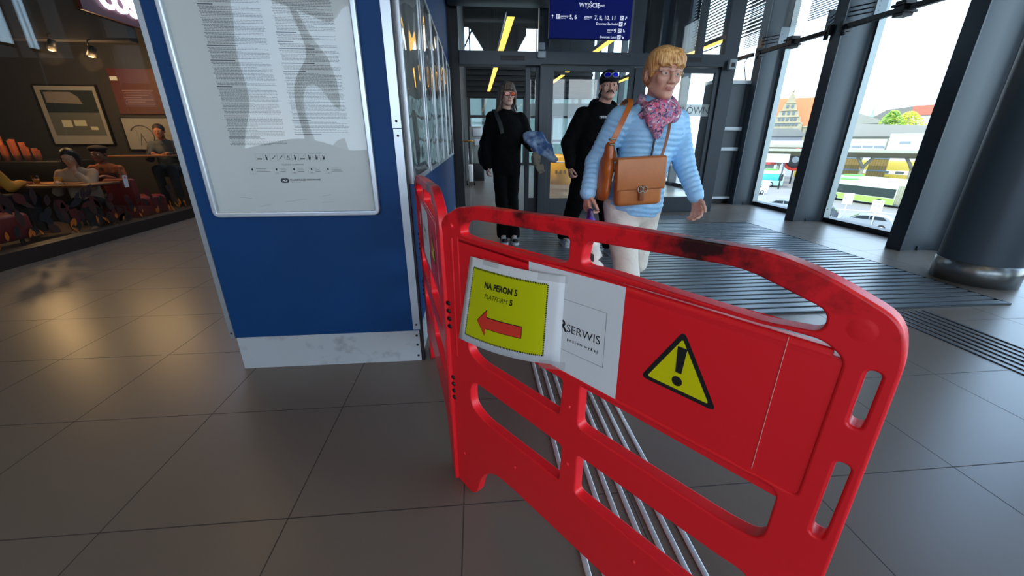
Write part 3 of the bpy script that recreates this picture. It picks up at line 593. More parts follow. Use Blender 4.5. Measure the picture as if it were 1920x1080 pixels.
# grey cabinet by the door post
t = thing('service_cabinet', 'tall dark grey cabinet with two light handles between door post and window fin', 'cabinet', (4.8, 7.6, 0))
m = MB(); m.box((4.3, 7.55, .1), (5.3, 7.78, 2.14), mat('cabinet_grey', '#454d53', .5)); m.box((4.3, 7.52, 2.14), (5.3, 7.8, 2.2), WHITE); m.box((4.32, 7.58, 0), (5.28, 7.76, .1), BLK)
for x in (4.62, 4.95): m.box((x, 7.545, .1), (x+.01, 7.55, 2.14), BLK)
m.build('carcass', t, bevel=.003)
for z in (1.36, 1.0):
    m = MB(); m.rbox((4.5, 7.5, z), (5.0, 7.545, z+.06), .006, WHITE); m.build('handle', t, 'light grey handle')
m = MB(); m.box((4.3, 7.5, .1), (5.3, 7.55, .14), WHITE); m.build('kick_rail', t)
m = MB(); m.tube([(5.0, 7.7, 2.62), (4.93, 7.7, 2.5), (4.98, 7.7, 2.35), (5.02, 7.7, 2.2)], .008, BLK, 6); tag(m.build('hanging_cable'), 'thin black cable dangling above the grey cabinet', 'cable')
# ceiling lights of the hall, the same fitting as in the corridor
for (x, y) in ((-3.2, 1.0), (-.6, -1.8), (2.4, -1.2), (-3.2, 5.0)):
    t = thing('linear_light', 'long linear ceiling light of the hall ceiling', 'ceiling light', (x, y, 4.1), 'linear lights of the hall')
    m = MB(); m.box((x-.075, y-1.3, 4.1), (x+.075, y+1.3, 4.18), ANTHD); m.build('housing', t); m = MB(); m.box((x-.06, y-1.28, 4.088), (x+.06, y+1.28, 4.1), LAMPH); m.build('diffuser', t)
    for q in (-1, 1): m = MB(); m.tube([(x, y+q, 4.18), (x, y+q, CEIL)], .006, ANTHD, 6); m.build('hanger', t)

# ================================================================ RED BARRIERS
def barrier(name, label, posters):
    t = thing(name, label, 'barrier', (0, 0, 0), 'hinged red plastic barrier panels')
    outline = rnd([(-.02, 0), (.07, 0), (.10, .03), (.125, .12), (.19, .195), (.28, .205), (.72, .205), (.81, .195), (.865, .12), (.89, .03), (.92, 0), (.985, 0), (.985, .60), (.978, .975), (.965, 1.022), (.89, 1.056), (.82, 1.074), (.5, 1.068), (.145, 1.055), (.06, 1.042), (-.005, 1.012), (-.03, .985), (-.03, .93)],
                  [.012, .015, .02, .04, .05, .03, .03, .05, .04, .02, .015, .012, .01, .02, .03, .03, .03, .01, .012, .008, .008, .01, .01])
    h1 = rnd([(.066, .968), (.14, .963), (.3, .963), (.435, .970), (.464, .978), (.464, 1.032), (.3, 1.026), (.145, 1.018), (.083, 1.006)], [.02, .01, .0, .01, .02, .012, 0, .01, .02], 4)
    h2 = rnd([(.496, .978), (.56, .981), (.83, .974), (.896, .982), (.896, 1.012), (.79, 1.044), (.61, 1.036), (.505, 1.031)], [.02, .01, .01, .018, .018, .03, 0, .015], 4)
    ua = rnd([(.086, .694), (.086, .60), (.14, .583), (.46, .588), (.466, .692), (.3, .692)], [.008, .05, .02, .014, .01, 0], 6)
    ub = rnd([(.518, .705), (.518, .588), (.56, .588), (.84, .592), (.903, .60), (.903, .718), (.85, .713)], [.01, .02, .0, .02, .055, .055, .01], 6)
    la = rnd([(.086, .502), (.086, .40), (.15, .378), (.47, .386), (.474, .503), (.3, .503)], [.05, .05, .03, .014, .014, 0], 6)
    lb = rnd([(.524, .508), (.524, .385), (.56, .385), (.84, .388), (.903, .395), (.903, .518), (.85, .513)], [.01, .02, 0, .02, .055, .055, .01], 6)
    s1 = rnd([(.949, .868), (.9635, .868), (.9635, .952), (.949, .952)], .007, 4); s2 = rnd([(.952, .672), (.9685, .672), (.9685, .810), (.952, .810)], .008, 4)
    rec = rnd([(.055, .712), (.925, .722), (.925, .955), (.90, .972), (.055, .958)], [.01, .01, .012, .012, .01], 4)
    holes = [h1, h2, ua, ub, la, lb, s1, s2]
    m = MB(); th = .014
    ux, uy, n = X_, Z_, -Y_                       # local: u = X, v = Z, front faces -Y
    def put(polys, half, bev, cy):
        me = curve_mesh(polys, half, bev, 3); vs = [Vector((v.co.x, cy-v.co.z, v.co.y)) for v in me.vertices]; m.add(vs, [list(p.vertices) for p in me.polygons], RED, False); bpy.data.meshes.remove(me)
    put([outline]+holes+[rec], .011, .004, .0)
    core = rnd([(.04, .695), (.94, .71), (.94, .965), (.91, .985), (.04, .968)], .005)
    m.box((.045, -.0125, .70), (.935, .006, .952), RED)
    m.box((.05, -.0125, .945), (.912, .006, .962), RED)
    # embossed rings at the corners, ribs and moulding nubs
    m.ell((.028, -.015, .985), (.009, .006, .009), RED, None, 16, 8)
    for (cx, cz) in ((.932, 1.0),):
        m.lathe([(.026, 0), (.021, .0018), (.017, .0015), (.012, .003), (.006, .0028), (0, .0034)], (cx, -.013, cz), RED, 24, M=Matrix.Rotation(R(90), 4, 'X'))
    for (a, b, c, d) in ((.02, .56, .025, .95), (.975, .3, .978, .6)): m.tube([(a, -.014, b), (c, -.014, d)], .004, RED, 8)
    for (cx, cz) in ((.49, .63), (.495, .46), (.03, .16), (.3, .30), (.7, .33)): m.ell((cx, -.0145, cz), (.006, .004, .006), RED, None, 10, 6)
    m.box((.862, -.0132, .727), (.8632, -.0118, .962), mat('score_line', '#e08c88', .5))
    o = m.build('panel', t); md = o.modifiers.new('wn', 'WEIGHTED_NORMAL')
    for z0 in (.60+.045, .372):                   # black hinge knuckles
        m = MB()
        for k in range(4): m.rbox((-.03, -.02, z0+k*.027), (-.005, -.0, z0+.014+k*.027), .004, BLK)
        m.build('hinge', t, 'black hinge knuckles')
    # warning triangle
    tr = [(.7215, .918), (.655, .796), (.796, .796)]
    if posters == 'A':
        m = MB(); y = -.0128
        def flat(poly, mt, off): m.add([(p[0], y-off, p[1]) for p in poly], [tuple(range(len(poly)))], mt)
        flat(rnd(tr, .014, 5), INK, .0004)
        cx = sum(p[0] for p in tr)/3; cz = sum(p[1] for p in tr)/3
        flat(rnd([(cx+(p[0]-cx)*.80, cz+(p[1]-cz)*.80) for p in tr], .005, 4), mat('warning_yellow', '#dbd400', .4), .0009)
        flat(rnd([(cx-.0085, cz+.050), (cx+.0085, cz+.050), (cx+.0055, cz+.0), (cx-.0055, cz+.0)], .0015, 2), INK, .0014)
        flat([(cx+.0095*math.cos(a*.4), cz-.0165+.0095*math.sin(a*.4)) for a in range(16)], INK, .0014)
        m.build('warning_triangle', t, 'yellow and black warning triangle')
        m = MB(); flat([(.350, .704), (.608, .714), (.604, .962), (.346, .953)], PAPER, .0012)
        P0 = Vector((.35, y-.002, .704)); U = Vector((.258, 0, .010)); V = Vector((-.004, 0, .2485)); U.normalize(); V.normalize()
        g = GREYINK
        for (a, b, c, d) in ((.06, .062, .222, .0627), (.06, .185, .222, .1857), (.2215, .062, .2225, .1857)): m.quad2(P0, U, V, a, b, c, d, g)
        m.text('R', .037, P0+U*.099+V*.110, U, V, INK, bold=.0012); m.text('SERWIS', .0275, P0+U*.121+V*.111, U, V, INK); m.text('p o z i o m  w y ż e j', .0098, P0+U*.124+V*.090, U, V, INK, bold=.0002)
        m.build('printed_panel_sheet', t, 'white printed sheet reading RSERWIS')
    else:
        m = MB(); y = -.0128
        def flat(poly, mt, off): m.add([(p[0], y-off, p[1]) for p in poly], [tuple(range(len(poly)))], mt)
        tb = [(p[0]+.0, p[1]+.0) for p in tr]; cx = sum(p[0] for p in tb)/3; cz = sum(p[1] for p in tb)/3
        flat(rnd(tb, .014, 5), INK, .0004); flat(rnd([(cx+(p[0]-cx)*.80, cz+(p[1]-cz)*.80) for p in tb], .005, 4), MC['warning_yellow'], .0009)
        flat([(cx-.0085, cz+.050), (cx+.0085, cz+.050), (cx+.0055, cz), (cx-.0055, cz)], INK, .0014)
        m.build('warning_triangle', t, 'yellow and black warning triangle')
        m = MB(); flat([(.31, .715), (.60, .715), (.60, .95), (.31, .95)], PAPER, .0012)
        m.text('RSERWIS', .035, (.36, y-.002, .84), X_, Z_, INK); m.text('poziom wyżej', .018, (.37, y-.002, .81), X_, Z_, INK)
        m.build('printed_panel_sheet', t, 'white printed sheet')
        m = MB(); flat([(.17+.04*math.cos(a*.3), .85+.04*math.sin(a*.3)) for a in range(21)], WHITE, .0006); flat([(.17+.033*math.cos(a*.3), .85+.033*math.sin(a*.3)) for a in range(21)], REDP, .001); m.box((.165, y-.002, .825), (.175, y-.001, .875), WHITE)
        m.build('round_sticker', t, 'round red and white sticker')
    return t
bA = barrier('barrier_panel', 'red plastic barrier panel in front with taped yellow platform notice', 'A')
bA.location = (-.078, 1.146, .002); bA.rotation_euler = (0, R(0), R(-53.65))
bB = barrier('barrier_panel', 'red plastic barrier panel turned back against the blue pier', 'B')
# hinge side is at its right: mirrored by turning it so its far end meets the pier
ang = math.atan2(1.150-2.115, -.098-(-.300)); bB.location = (-.300, 2.115, .002); bB.rotation_euler = (0, 0, ang)
# taped notice, slightly bowed off the panel
def notice_paper():
    A = bA.matrix_basis.copy(); M = Matrix.Translation(bA.location) @ Matrix.Rotation(R(-53.65), 4, 'Z')
    c = [(.079, .657), (.456, .728), (.460, .946), (.128, .920)]        # bl, br, tr, tl
    def P(u, v, off=0.):
        a = [c[0][i]*(1-u)*(1-v)+c[1][i]*u*(1-v)+c[2][i]*u*v+c[3][i]*(1-u)*v for i in (0, 1)]
        bow = .012+.020*(1-u)*(1-v)+.010*math.sin(u*math.pi)-(.008 if u > .8 else 0)*((u-.8)/.2 if u > .8 else 0)
        sag = -.010*math.sin(u*math.pi)*(1-v)*.8
        return M @ Vector((a[0], -.0125-bow-off, a[1]+sag))
    t = thing('platform_notice', 'yellow NA PERON 5 arrow notice on white paper taped to the front barrier', 'notice', tuple(P(.5, 0)))
    def grid(m, u0, v0, u1, v1, mt, off, n=16, k=6):
        vs = [P(u0+(u1-u0)*a/n, v0+(v1-v0)*b/k, off) for a in range(n+1) for b in range(k+1)]
        m.add(vs, [(a*(k+1)+b, (a+1)*(k+1)+b, (a+1)*(k+1)+b+1, a*(k+1)+b+1) for a in range(n) for b in range(k)], mt, True)
    m = MB(); grid(m, 0, 0, 1, 1, PAPER, 0); o = m.build('paper', t); sd = o.modifiers.new('s', 'SOLIDIFY'); sd.thickness = .0006; sd.offset = -1
    m = MB(); grid(m, .085, .09, .885, .90, mat('notice_yellow', '#c9cd00', .45), .0012)
    m.build('yellow_field', t)
    m = MB()
    for k in range(54):
        u = .085+k*.8/54; grid(m, u, .085, u+.009, .105, INK, .0018, 1, 1); grid(m, u, .885, u+.009, .905, INK, .0018, 1, 1)
    for k in range(40):
        v = .09+k*.81/40; grid(m, .080, v, .091, v+.012, INK, .0018, 1, 1); grid(m, .879, v, .890, v+.012, INK, .0018, 1, 1)
    # arrow
    def shape(pts, mt, off):
        vs = [P(u, v, off) for u, v in pts]; m.add(vs, [(0, 1, 6), (1, 2, 3, 6), (3, 4, 5, 6)] if len(pts) == 7 else [tuple(range(len(pts)))], mt)
    def arrow(g, mt, off):
        x0, x1, yc = .225-g*.9, .70+g*.5, .325
        grid(m, x0+.1, yc-.063-g, x1, yc+.063+g, mt, off, 12, 2)
        tri = [(x0, yc), (x0+.11+g*.3, yc-.15-g*1.2), (x0+.11+g*.3, yc+.15+g*1.2)]; m.add([P(u, v, off) for u, v in tri], [(0, 1, 2)], mt)
    arrow(.008, INK, .0019); arrow(0, mat('arrow_red', '#e03a2c', .5), .0026)
    def wtext(s, u, v, size, bold=0., sh=0.):
        su, sv = 1/.345, 1/.245
        m.text(s, size, (0, 0, 0), X_, Z_, INK, bold=bold, shear=sh, warp=lambda x, y: P(u+x*su, v+y*sv, .0022))
    wtext('NA PERON 5', .262, .715, .0225, .0009); wtext('PLATFORM', .275, .60, .0185, 0, .25); wtext('5', .565, .60, .0215, .0009)
    m.build('print', t)
    m = MB(); tp = glassmat('clear_tape', (.97, .97, .97), .6, .12)
    def tape(u0, v0, u1, v1):
        vs = [P(u0+(u1-u0)*a/4, v0+(v1-v0)*b/2, .0009) for a in range(5) for b in range(3)]; m.add(vs, [(a*3+b, (a+1)*3+b, (a+1)*3+b+1, a*3+b+1) for a in range(4) for b in range(2)], tp)
    tape(.80, .93, 1.02, 1.02); m.build('tape', t, 'clear tape'); m = MB(); tape(.86, -.06, 1.04, .04); m.build('tape', t, 'clear tape'); m = MB(); tape(.2, .95, .4, 1.02); m.build('tape', t, 'clear tape')
notice_paper()

# ================================================================ PEOPLE (implicit surfaces polygonised here)
class Vol:
    def __init__(s, lo, hi, h, fine=None, hf=None):
        def axis(a, b, f):
            if f is None: return np.arange(a, b+h, h)
            fa, fb = f; fa = max(fa, a); fb = min(fb, b)
            return np.concatenate([np.arange(a, fa, h), np.arange(fa, fb, hf), np.arange(fb, b+h, h)])
        s.ax = [np.unique(np.round(axis(lo[i], hi[i], None if fine is None else fine[i]), 6)).astype(np.float32) for i in range(3)]
        s.D = np.full([len(a) for a in s.ax], .06, np.float32)
    def win(s, lo, hi):
        sl = []; gr = []
        for i in range(3):
            a = np.searchsorted(s.ax[i], lo[i]); b = np.searchsorted(s.ax[i], hi[i])
            if b-a < 1: return None, None
            sl.append(slice(a, b)); gr.append(s.ax[i][a:b])
        return tuple(sl), np.meshgrid(*gr, indexing='ij', sparse=True)
    def put(s, fn, lo, hi, k=.01, op='u'):
        lo = np.array(lo)-k-.02; hi = np.array(hi)+k+.02; sl, g = s.win(lo, hi)
        if sl is None: return
        d = fn(*g).astype(np.float32); D = s.D[sl]
        if op == 'u': hh = np.clip(.5+.5*(D-d)/k, 0, 1); s.D[sl] = D*(1-hh)+d*hh-k*hh*(1-hh)
        elif op == 's': hh = np.clip(.5-.5*(D+d)/k, 0, 1); s.D[sl] = D*(1-hh)-d*hh+k*hh*(1-hh)
    def cap(s, a, b, ra, rb, k=.01, op='u', rib=None):
        a = np.array(a, float); b = np.array(b, float); ab = b-a; L2 = max(ab@ab, 1e-9); r = max(ra, rb)
        def fn(X, Y, Z):
            px, py, pz = X-a[0], Y-a[1], Z-a[2]; h = np.clip((px*ab[0]+py*ab[1]+pz*ab[2])/L2, 0, 1)
            d = np.sqrt((px-h*ab[0])**2+(py-h*ab[1])**2+(pz-h*ab[2])**2)-(ra+(rb-ra)*h)
            if rib: d = d-rib[1]*(np.abs(np.sin(h*math.sqrt(L2)*math.pi/rib[0]+X*9))-.4)
            return d
        s.put(fn, np.minimum(a, b)-r, np.maximum(a, b)+r, k, op)
    def ell(s, c, r, M=None, k=.01, op='u'):
        c = np.array(c, float); r = np.array(r, float); A = np.eye(3) if M is None else np.array(M, float)   # rows = local axes
        def fn(X, Y, Z):
            p = (X-c[0], Y-c[1], Z-c[2]); q = [A[i][0]*p[0]+A[i][1]*p[1]+A[i][2]*p[2] for i in range(3)]
            k0 = np.sqrt(sum((q[i]/r[i])**2 for i in range(3))); k1 = np.sqrt(sum((q[i]/r[i]**2)**2 for i in range(3)))+1e-9
            return k0*(k0-1)/k1
        m = r.max(); s.put(fn, c-m, c+m, k, op)
    def body(s, st, right, k=.02, rib=None):
        """lofted trunk: st = [(centre, half width, half depth)] along the spine"""
        rt = np.array(right, float); rt /= np.linalg.norm(rt)
        for (c0, w0, d0), (c1, w1, d1) in zip(st[:-1], st[1:]):
            a = np.array(c0, float); b = np.array(c1, float); ab = b-a; L = np.linalg.norm(ab); u = ab/L; r_ = rt-u*(rt@u); r_ /= np.linalg.norm(r_); f = np.cross(u, r_); md = min(d0, d1)
            def fn(X, Y, Z):
                px, py, pz = X-a[0], Y-a[1], Z-a[2]; t = px*u[0]+py*u[1]+pz*u[2]; h = np.clip(t/L, 0, 1); ex = t-h*L
                W = w0+(w1-w0)*h; Dp = d0+(d1-d0)*h; x = (px*r_[0]+py*r_[1]+pz*r_[2]); y = (px*f[0]+py*f[1]+pz*f[2])
                q = np.sqrt((x/W)**2+(y/Dp)**2+(ex/Dp)**2); q2 = np.sqrt((x/W**2)**2+(y/Dp**2)**2+(ex/Dp**2)**2)+1e-9
                d = q*(q-1)/q2
                if rib: d = d-rib[1]*(np.abs(np.sin(Z*math.pi/rib[0]+1.2*np.sin(x*14)))-.4)
                return d
            m = max(w0, w1); s.put(fn, np.minimum(a, b)-m, np.maximum(a, b)+m, k)
    def noise(s, amp, sc, seed=0):
        X, Y, Z = np.meshgrid(*s.ax, indexing='ij', sparse=True); a = seed
        s.D = s.D+amp*(np.sin(X*sc+a+2*np.sin(Z*sc*.6+a))*np.sin(Y*sc*1.1+a*2)*np.cos(Z*sc*.8+1.5*np.sin(X*sc*.7))).astype(np.float32)
    def mesh(s, name, mats, parent, fn=None, label=None):
        D = s.D; S = D < 0
        C = [S[i:S.shape[0]-1+i, j:S.shape[1]-1+j, k:S.shape[2]-1+k] for i in (0, 1) for j in (0, 1) for k in (0, 1)]
        allc = C[0].copy(); anyc = C[0].copy()
        for c in C[1:]: allc &= c; anyc |= c
        act = anyc & ~allc; I, J, K = np.nonzero(act); n = len(I)
        idm = np.full(act.shape, -1, np.int32); idm[I, J, K] = np.arange(n)
        P = np.zeros((n, 3)); cnt = np.zeros(n)
        crn = [(i, j, k) for i in (0, 1) for j in (0, 1) for k in (0, 1)]
        val = {c: D[I+c[0], J+c[1], K+c[2]] for c in crn}
        pos = {c: np.stack([s.ax[0][I+c[0]], s.ax[1][J+c[1]], s.ax[2][K+c[2]]], 1) for c in crn}
        for c in crn:
            for ax in range(3):
                if c[ax]: continue
                e = list(c); e[ax] = 1; e = tuple(e); a, b = val[c], val[e]; mk = (a < 0) != (b < 0); t = np.where(mk, a/(a-b+1e-12), 0)[:, None]
                P += np.where(mk[:, None], pos[c]+(pos[e]-pos[c])*t, 0); cnt += mk
        P /= cnt[:, None]; Q = []
        for ax in range(3):
            sa = [slice(None)]*3; sb = [slice(None)]*3; sa[ax] = slice(0, -1); sb[ax] = slice(1, None); A = S[tuple(sa)]; B = S[tuple(sb)]
            x = np.nonzero(A != B); o = [i for i in range(3) if i != ax]; ok = np.ones(len(x[0]), bool)
            for q in o: ok &= (x[q] >= 1) & (x[q] < S.shape[q]-1)
            x = [v[ok] for v in x]; inside = A[tuple(x)]
            def cid(d0, d1):
                y = [v.copy() for v in x]; y[o[0]] -= d0; y[o[1]] -= d1; return idm[tuple(y)]
            q = np.stack([cid(1, 1), cid(0, 1), cid(0, 0), cid(1, 0)], 1)
            flip = inside if ax != 1 else ~inside
            q[~flip] = q[~flip][:, ::-1]; Q.append(q)
        Q = np.concatenate(Q); Q = Q[(Q >= 0).all(1)]
        off = np.array(WL[parent.name]); me = bpy.data.meshes.new(name); me.vertices.add(n); me.vertices.foreach_set('co', (P-off).astype(np.float32).ravel())
        me.loops.add(len(Q)*4); me.loops.foreach_set('vertex_index', Q.astype(np.int32).ravel()); me.polygons.add(len(Q)); me.polygons.foreach_set('loop_start', np.arange(0, len(Q)*4, 4, dtype=np.int32))
        me.update(calc_edges=True)
        for m in mats: me.materials.append(m)
        if fn is not None: me.polygons.foreach_set('material_index', fn(P[Q].mean(1)).astype(np.int32))
        me.polygons.foreach_set('use_smooth', np.ones(len(Q), bool)); me.update(); o = bpy.data.objects.new(name, me); COL.objects.link(o); o.parent = parent; WL[o.name] = Vector(off)
        if label: o['label'] = label
        return o
def V3(*a): return np.array(a, float)
def unit(v): v = np.array(v, float); return v/np.linalg.norm(v)
def head_frame(yaw, pitch=0, roll=0):
    """yaw 0 = face towards -Y; positive turns to +X. rows: ex (towards +X side), ey face direction, ez up"""
    M = Matrix.Rotation(R(yaw), 3, 'Z') @ Matrix.Rotation(R(pitch), 3, 'X') @ Matrix.Rotation(R(roll), 3, 'Y')
    return [np.array(M @ Vector((1, 0, 0))), np.array(M @ Vector((0, -1, 0))), np.array(M @ Vector((0, 0, 1)))]
class Head:
    def __init__(s, c, yaw=0, pitch=0, roll=0, sc=1.): s.c = np.array(c, float); s.A = head_frame(yaw, pitch, roll); s.s = sc
    def p(s, x, y, z): return s.c+(s.A[0]*x+s.A[1]*y+s.A[2]*z)*s.s
    def build(s, v, fem=False, thin=1.0):
        E = lambda x, y, z, r, k=.012, op='u': v.ell(s.p(x, y, z), np.array(r)*s.s, s.A, k*s.s, op)
        Cp = lambda a, b, ra, rb, k=.01, op='u': v.cap(s.p(*a), s.p(*b), ra*s.s, rb*s.s, k*s.s, op)
        E(0, -.012, .038, (.074, .094, .082)); E(0, .022, -.03, (.058*thin, .066, .073), .02); E(0, .045, -.060, (.038*thin, .043, .038), .022)
        Cp((-.008, .074, -.094), (.008, .074, -.094), .015, .015, .018)                       # chin
        for q in (-1, 1):
            Cp((q*.050*thin, .0, -.055), (q*.018, .058, -.092), .017, .013, .02)                 # jaw line
            E(q*.040, .064, -.020, (.019, .018, .018), .018)                                   # cheekbone
            Cp((q*.012, .088, .022), (q*.050, .066, .020), .009, .010, .010)                   # brow
            E(q*.030, .102, .003, (.017, .016, .011), .010, 's')                               # socket
            E(q*.030, .0765, .002, (.0165, .0155, .0135), .004); E(q*.030, .094, .0005, (.0130, .011, .0048), .0010, 's')   # lids with their slit
            E(q*.0125, .097, -.036, (.008, .010, .007), .005)                                  # nostril wing
            E(q*.078, -.012, -.004, (.010, .018, .030), .006); E(q*.082, -.006, -.002, (.004, .009, .017), .004, 's')   # ear
            Cp((q*.006, .112, -.045), (q*.0065, .106, -.041), .003, .002, .002, 's')
            Cp((q*.020, .088, -.034), (q*.032, .076, -.066), .003, .003, .008, 's')            # nasolabial fold
        Cp((0, .088, .018), (0, .106, -.028), .0075, .0100, .008); E(0, .107, -.033, (.0112, .0105, .008), .006)
        E(0, .086, -.0575, (.021, .011, .0050), .004); E(0, .085, -.0670, (.018, .011, .0052), .004); Cp((-.020, .099, -.0625), (.020, .099, -.0625), .0016, .0016, .003, 's')
    def lipmask(s, P):
        q = (P-s.c)/s.s; x = q@s.A[0]; y = q@s.A[1]; z = q@s.A[2]
        return (np.abs(x) < .021-.35*np.abs(z+.0625)) & (y > .082) & (np.abs(z+.0625) < .0095-.18*np.abs(x))
    def eyes(s, parent, iris='#5a6b70'):
        for q in (-1, 1):
            m = MB(); W_ = mat('eye_white', '#d8d4cf', .25); M = Matrix([list(a) for a in s.A]).transposed()
            m.ell(s.p(q*.030, .0768, .001), .0124*s.s, W_, None, 14, 10)
            m.ell(s.p(q*.030, .0868, .001), (.0062*s.s, .0035*s.s, .0062*s.s), mat('iris_'+iris, iris, .2), M, 12, 8); m.ell(s.p(q*.030, .0888, .001), (.0028*s.s, .0020*s.s, .0028*s.s), BLK, M, 10, 6)
            m.build('eye', parent)
    def brows(s, parent, m_):
        for q in (-1, 1):
            m = MB(); m.tube([s.p(q*.012, .099, .024), s.p(q*.030, .096, .030), s.p(q*.050, .078, .025)], [.0025, .0032, .0015], m_, 6); m.build('eyebrow', parent)
def hand(v, wr, d, pn, side, curl=.6, sc=1., spread=.16, thumb=.6):
    """wr wrist, d finger direction, pn palm normal, side = direction of the thumb"""
    wr = V3(*wr); d = unit(d); pn = V3(*pn); pn = unit(pn-d*(pn@d)); sd = unit(np.cross(d, pn)); 
    if sd@V3(*side) < 0: sd = -sd
    L = .085*sc; v.cap(wr, wr+d*.03*sc, .024*sc, .026*sc, .012)
    for t in (-.5, 0, .5): v.cap(wr+d*.02*sc+sd*t*.03*sc, wr+d*L*.92+sd*t*.050*sc, .014*sc, .012*sc, .010)
    ln = [(.5, .072), (.18, .080), (-.15, .074), (-.48, .058)]
    for t, l in ln:
        p = wr+d*L+sd*t*.072*sc; a = curl*.55; dd = d*math.cos(a)+pn*math.sin(a)+sd*t*spread; dd = unit(dd)
        for i, f in enumerate((.45, .32, .23)):
            q = p+dd*l*f*sc; r = (.0092, .0084, .0077)[i]*sc; v.cap(p, q, r, r*.93, .004); p = q; a = curl*(.5+.55*(i+1)); a2 = a; dd = unit(d*math.cos(a2+curl*.4)+pn*math.sin(a2+curl*.4)+sd*t*spread*.5)
    p = wr+d*.022*sc+sd*.022*sc; dd = unit(d*.65+sd*.75+pn*.35*thumb)
    for i, l in enumerate((.042, .032, .026)):
        q = p+dd*l*sc; v.cap(p, q, (.0125, .0105, .009)[i]*sc, (.0105, .009, .0078)[i]*sc, .006); p = q; dd = unit(dd*.8+d*.35+pn*.25*thumb)
SKIN = mat('skin', '#cf9f8a', .5, noise=(14, '#c48c78', .35, .8)); LIP = mat('lips', '#a86a60', .45)
def shoe(v, heel, toe, r=.042):
    h = V3(*heel); t = V3(*toe); d = unit((t-h)*V3(1, 1, 0)); v.cap(h+V3(0, 0, .045), h+d*.06+V3(0, 0, .05), r*.85, r*.9, .02); v.cap(h+d*.08+V3(0, 0, .042), t-d*.05+V3(0, 0, .034), r, r*.86, .02)
    v.put(lambda X, Y, Z: Z-(.004+min(h[2], t[2])), np.minimum(h, t)-.15, np.maximum(h, t)+V3(.15, .15, .0), .004, 's')
def sole(parent, heel, toe, r, mt, name='sole'):
    h = V3(*heel); t = V3(*toe); d = unit((t-h)*V3(1, 1, 0)); n = V3(-d[1], d[0], 0); z = min(h[2], t[2]); pts = []
    L = np.linalg.norm((t-h)[:2])+.02; prof = [(-.045, .0), (-.035, .75), (.05, .9), (.13, .86), (L-.09, 1.12), (L-.02, .8), (L, .3), (L, -.3), (L-.02, -.8), (L-.09, -1.12), (.13, -.86), (.05, -.9), (-.035, -.75)]
    m = MB(); m.prism([(a, b*r) for a, b in prof], (h[0], h[1], z), tuple(d), tuple(n), 0, .028, mt); return m.build(name, parent)

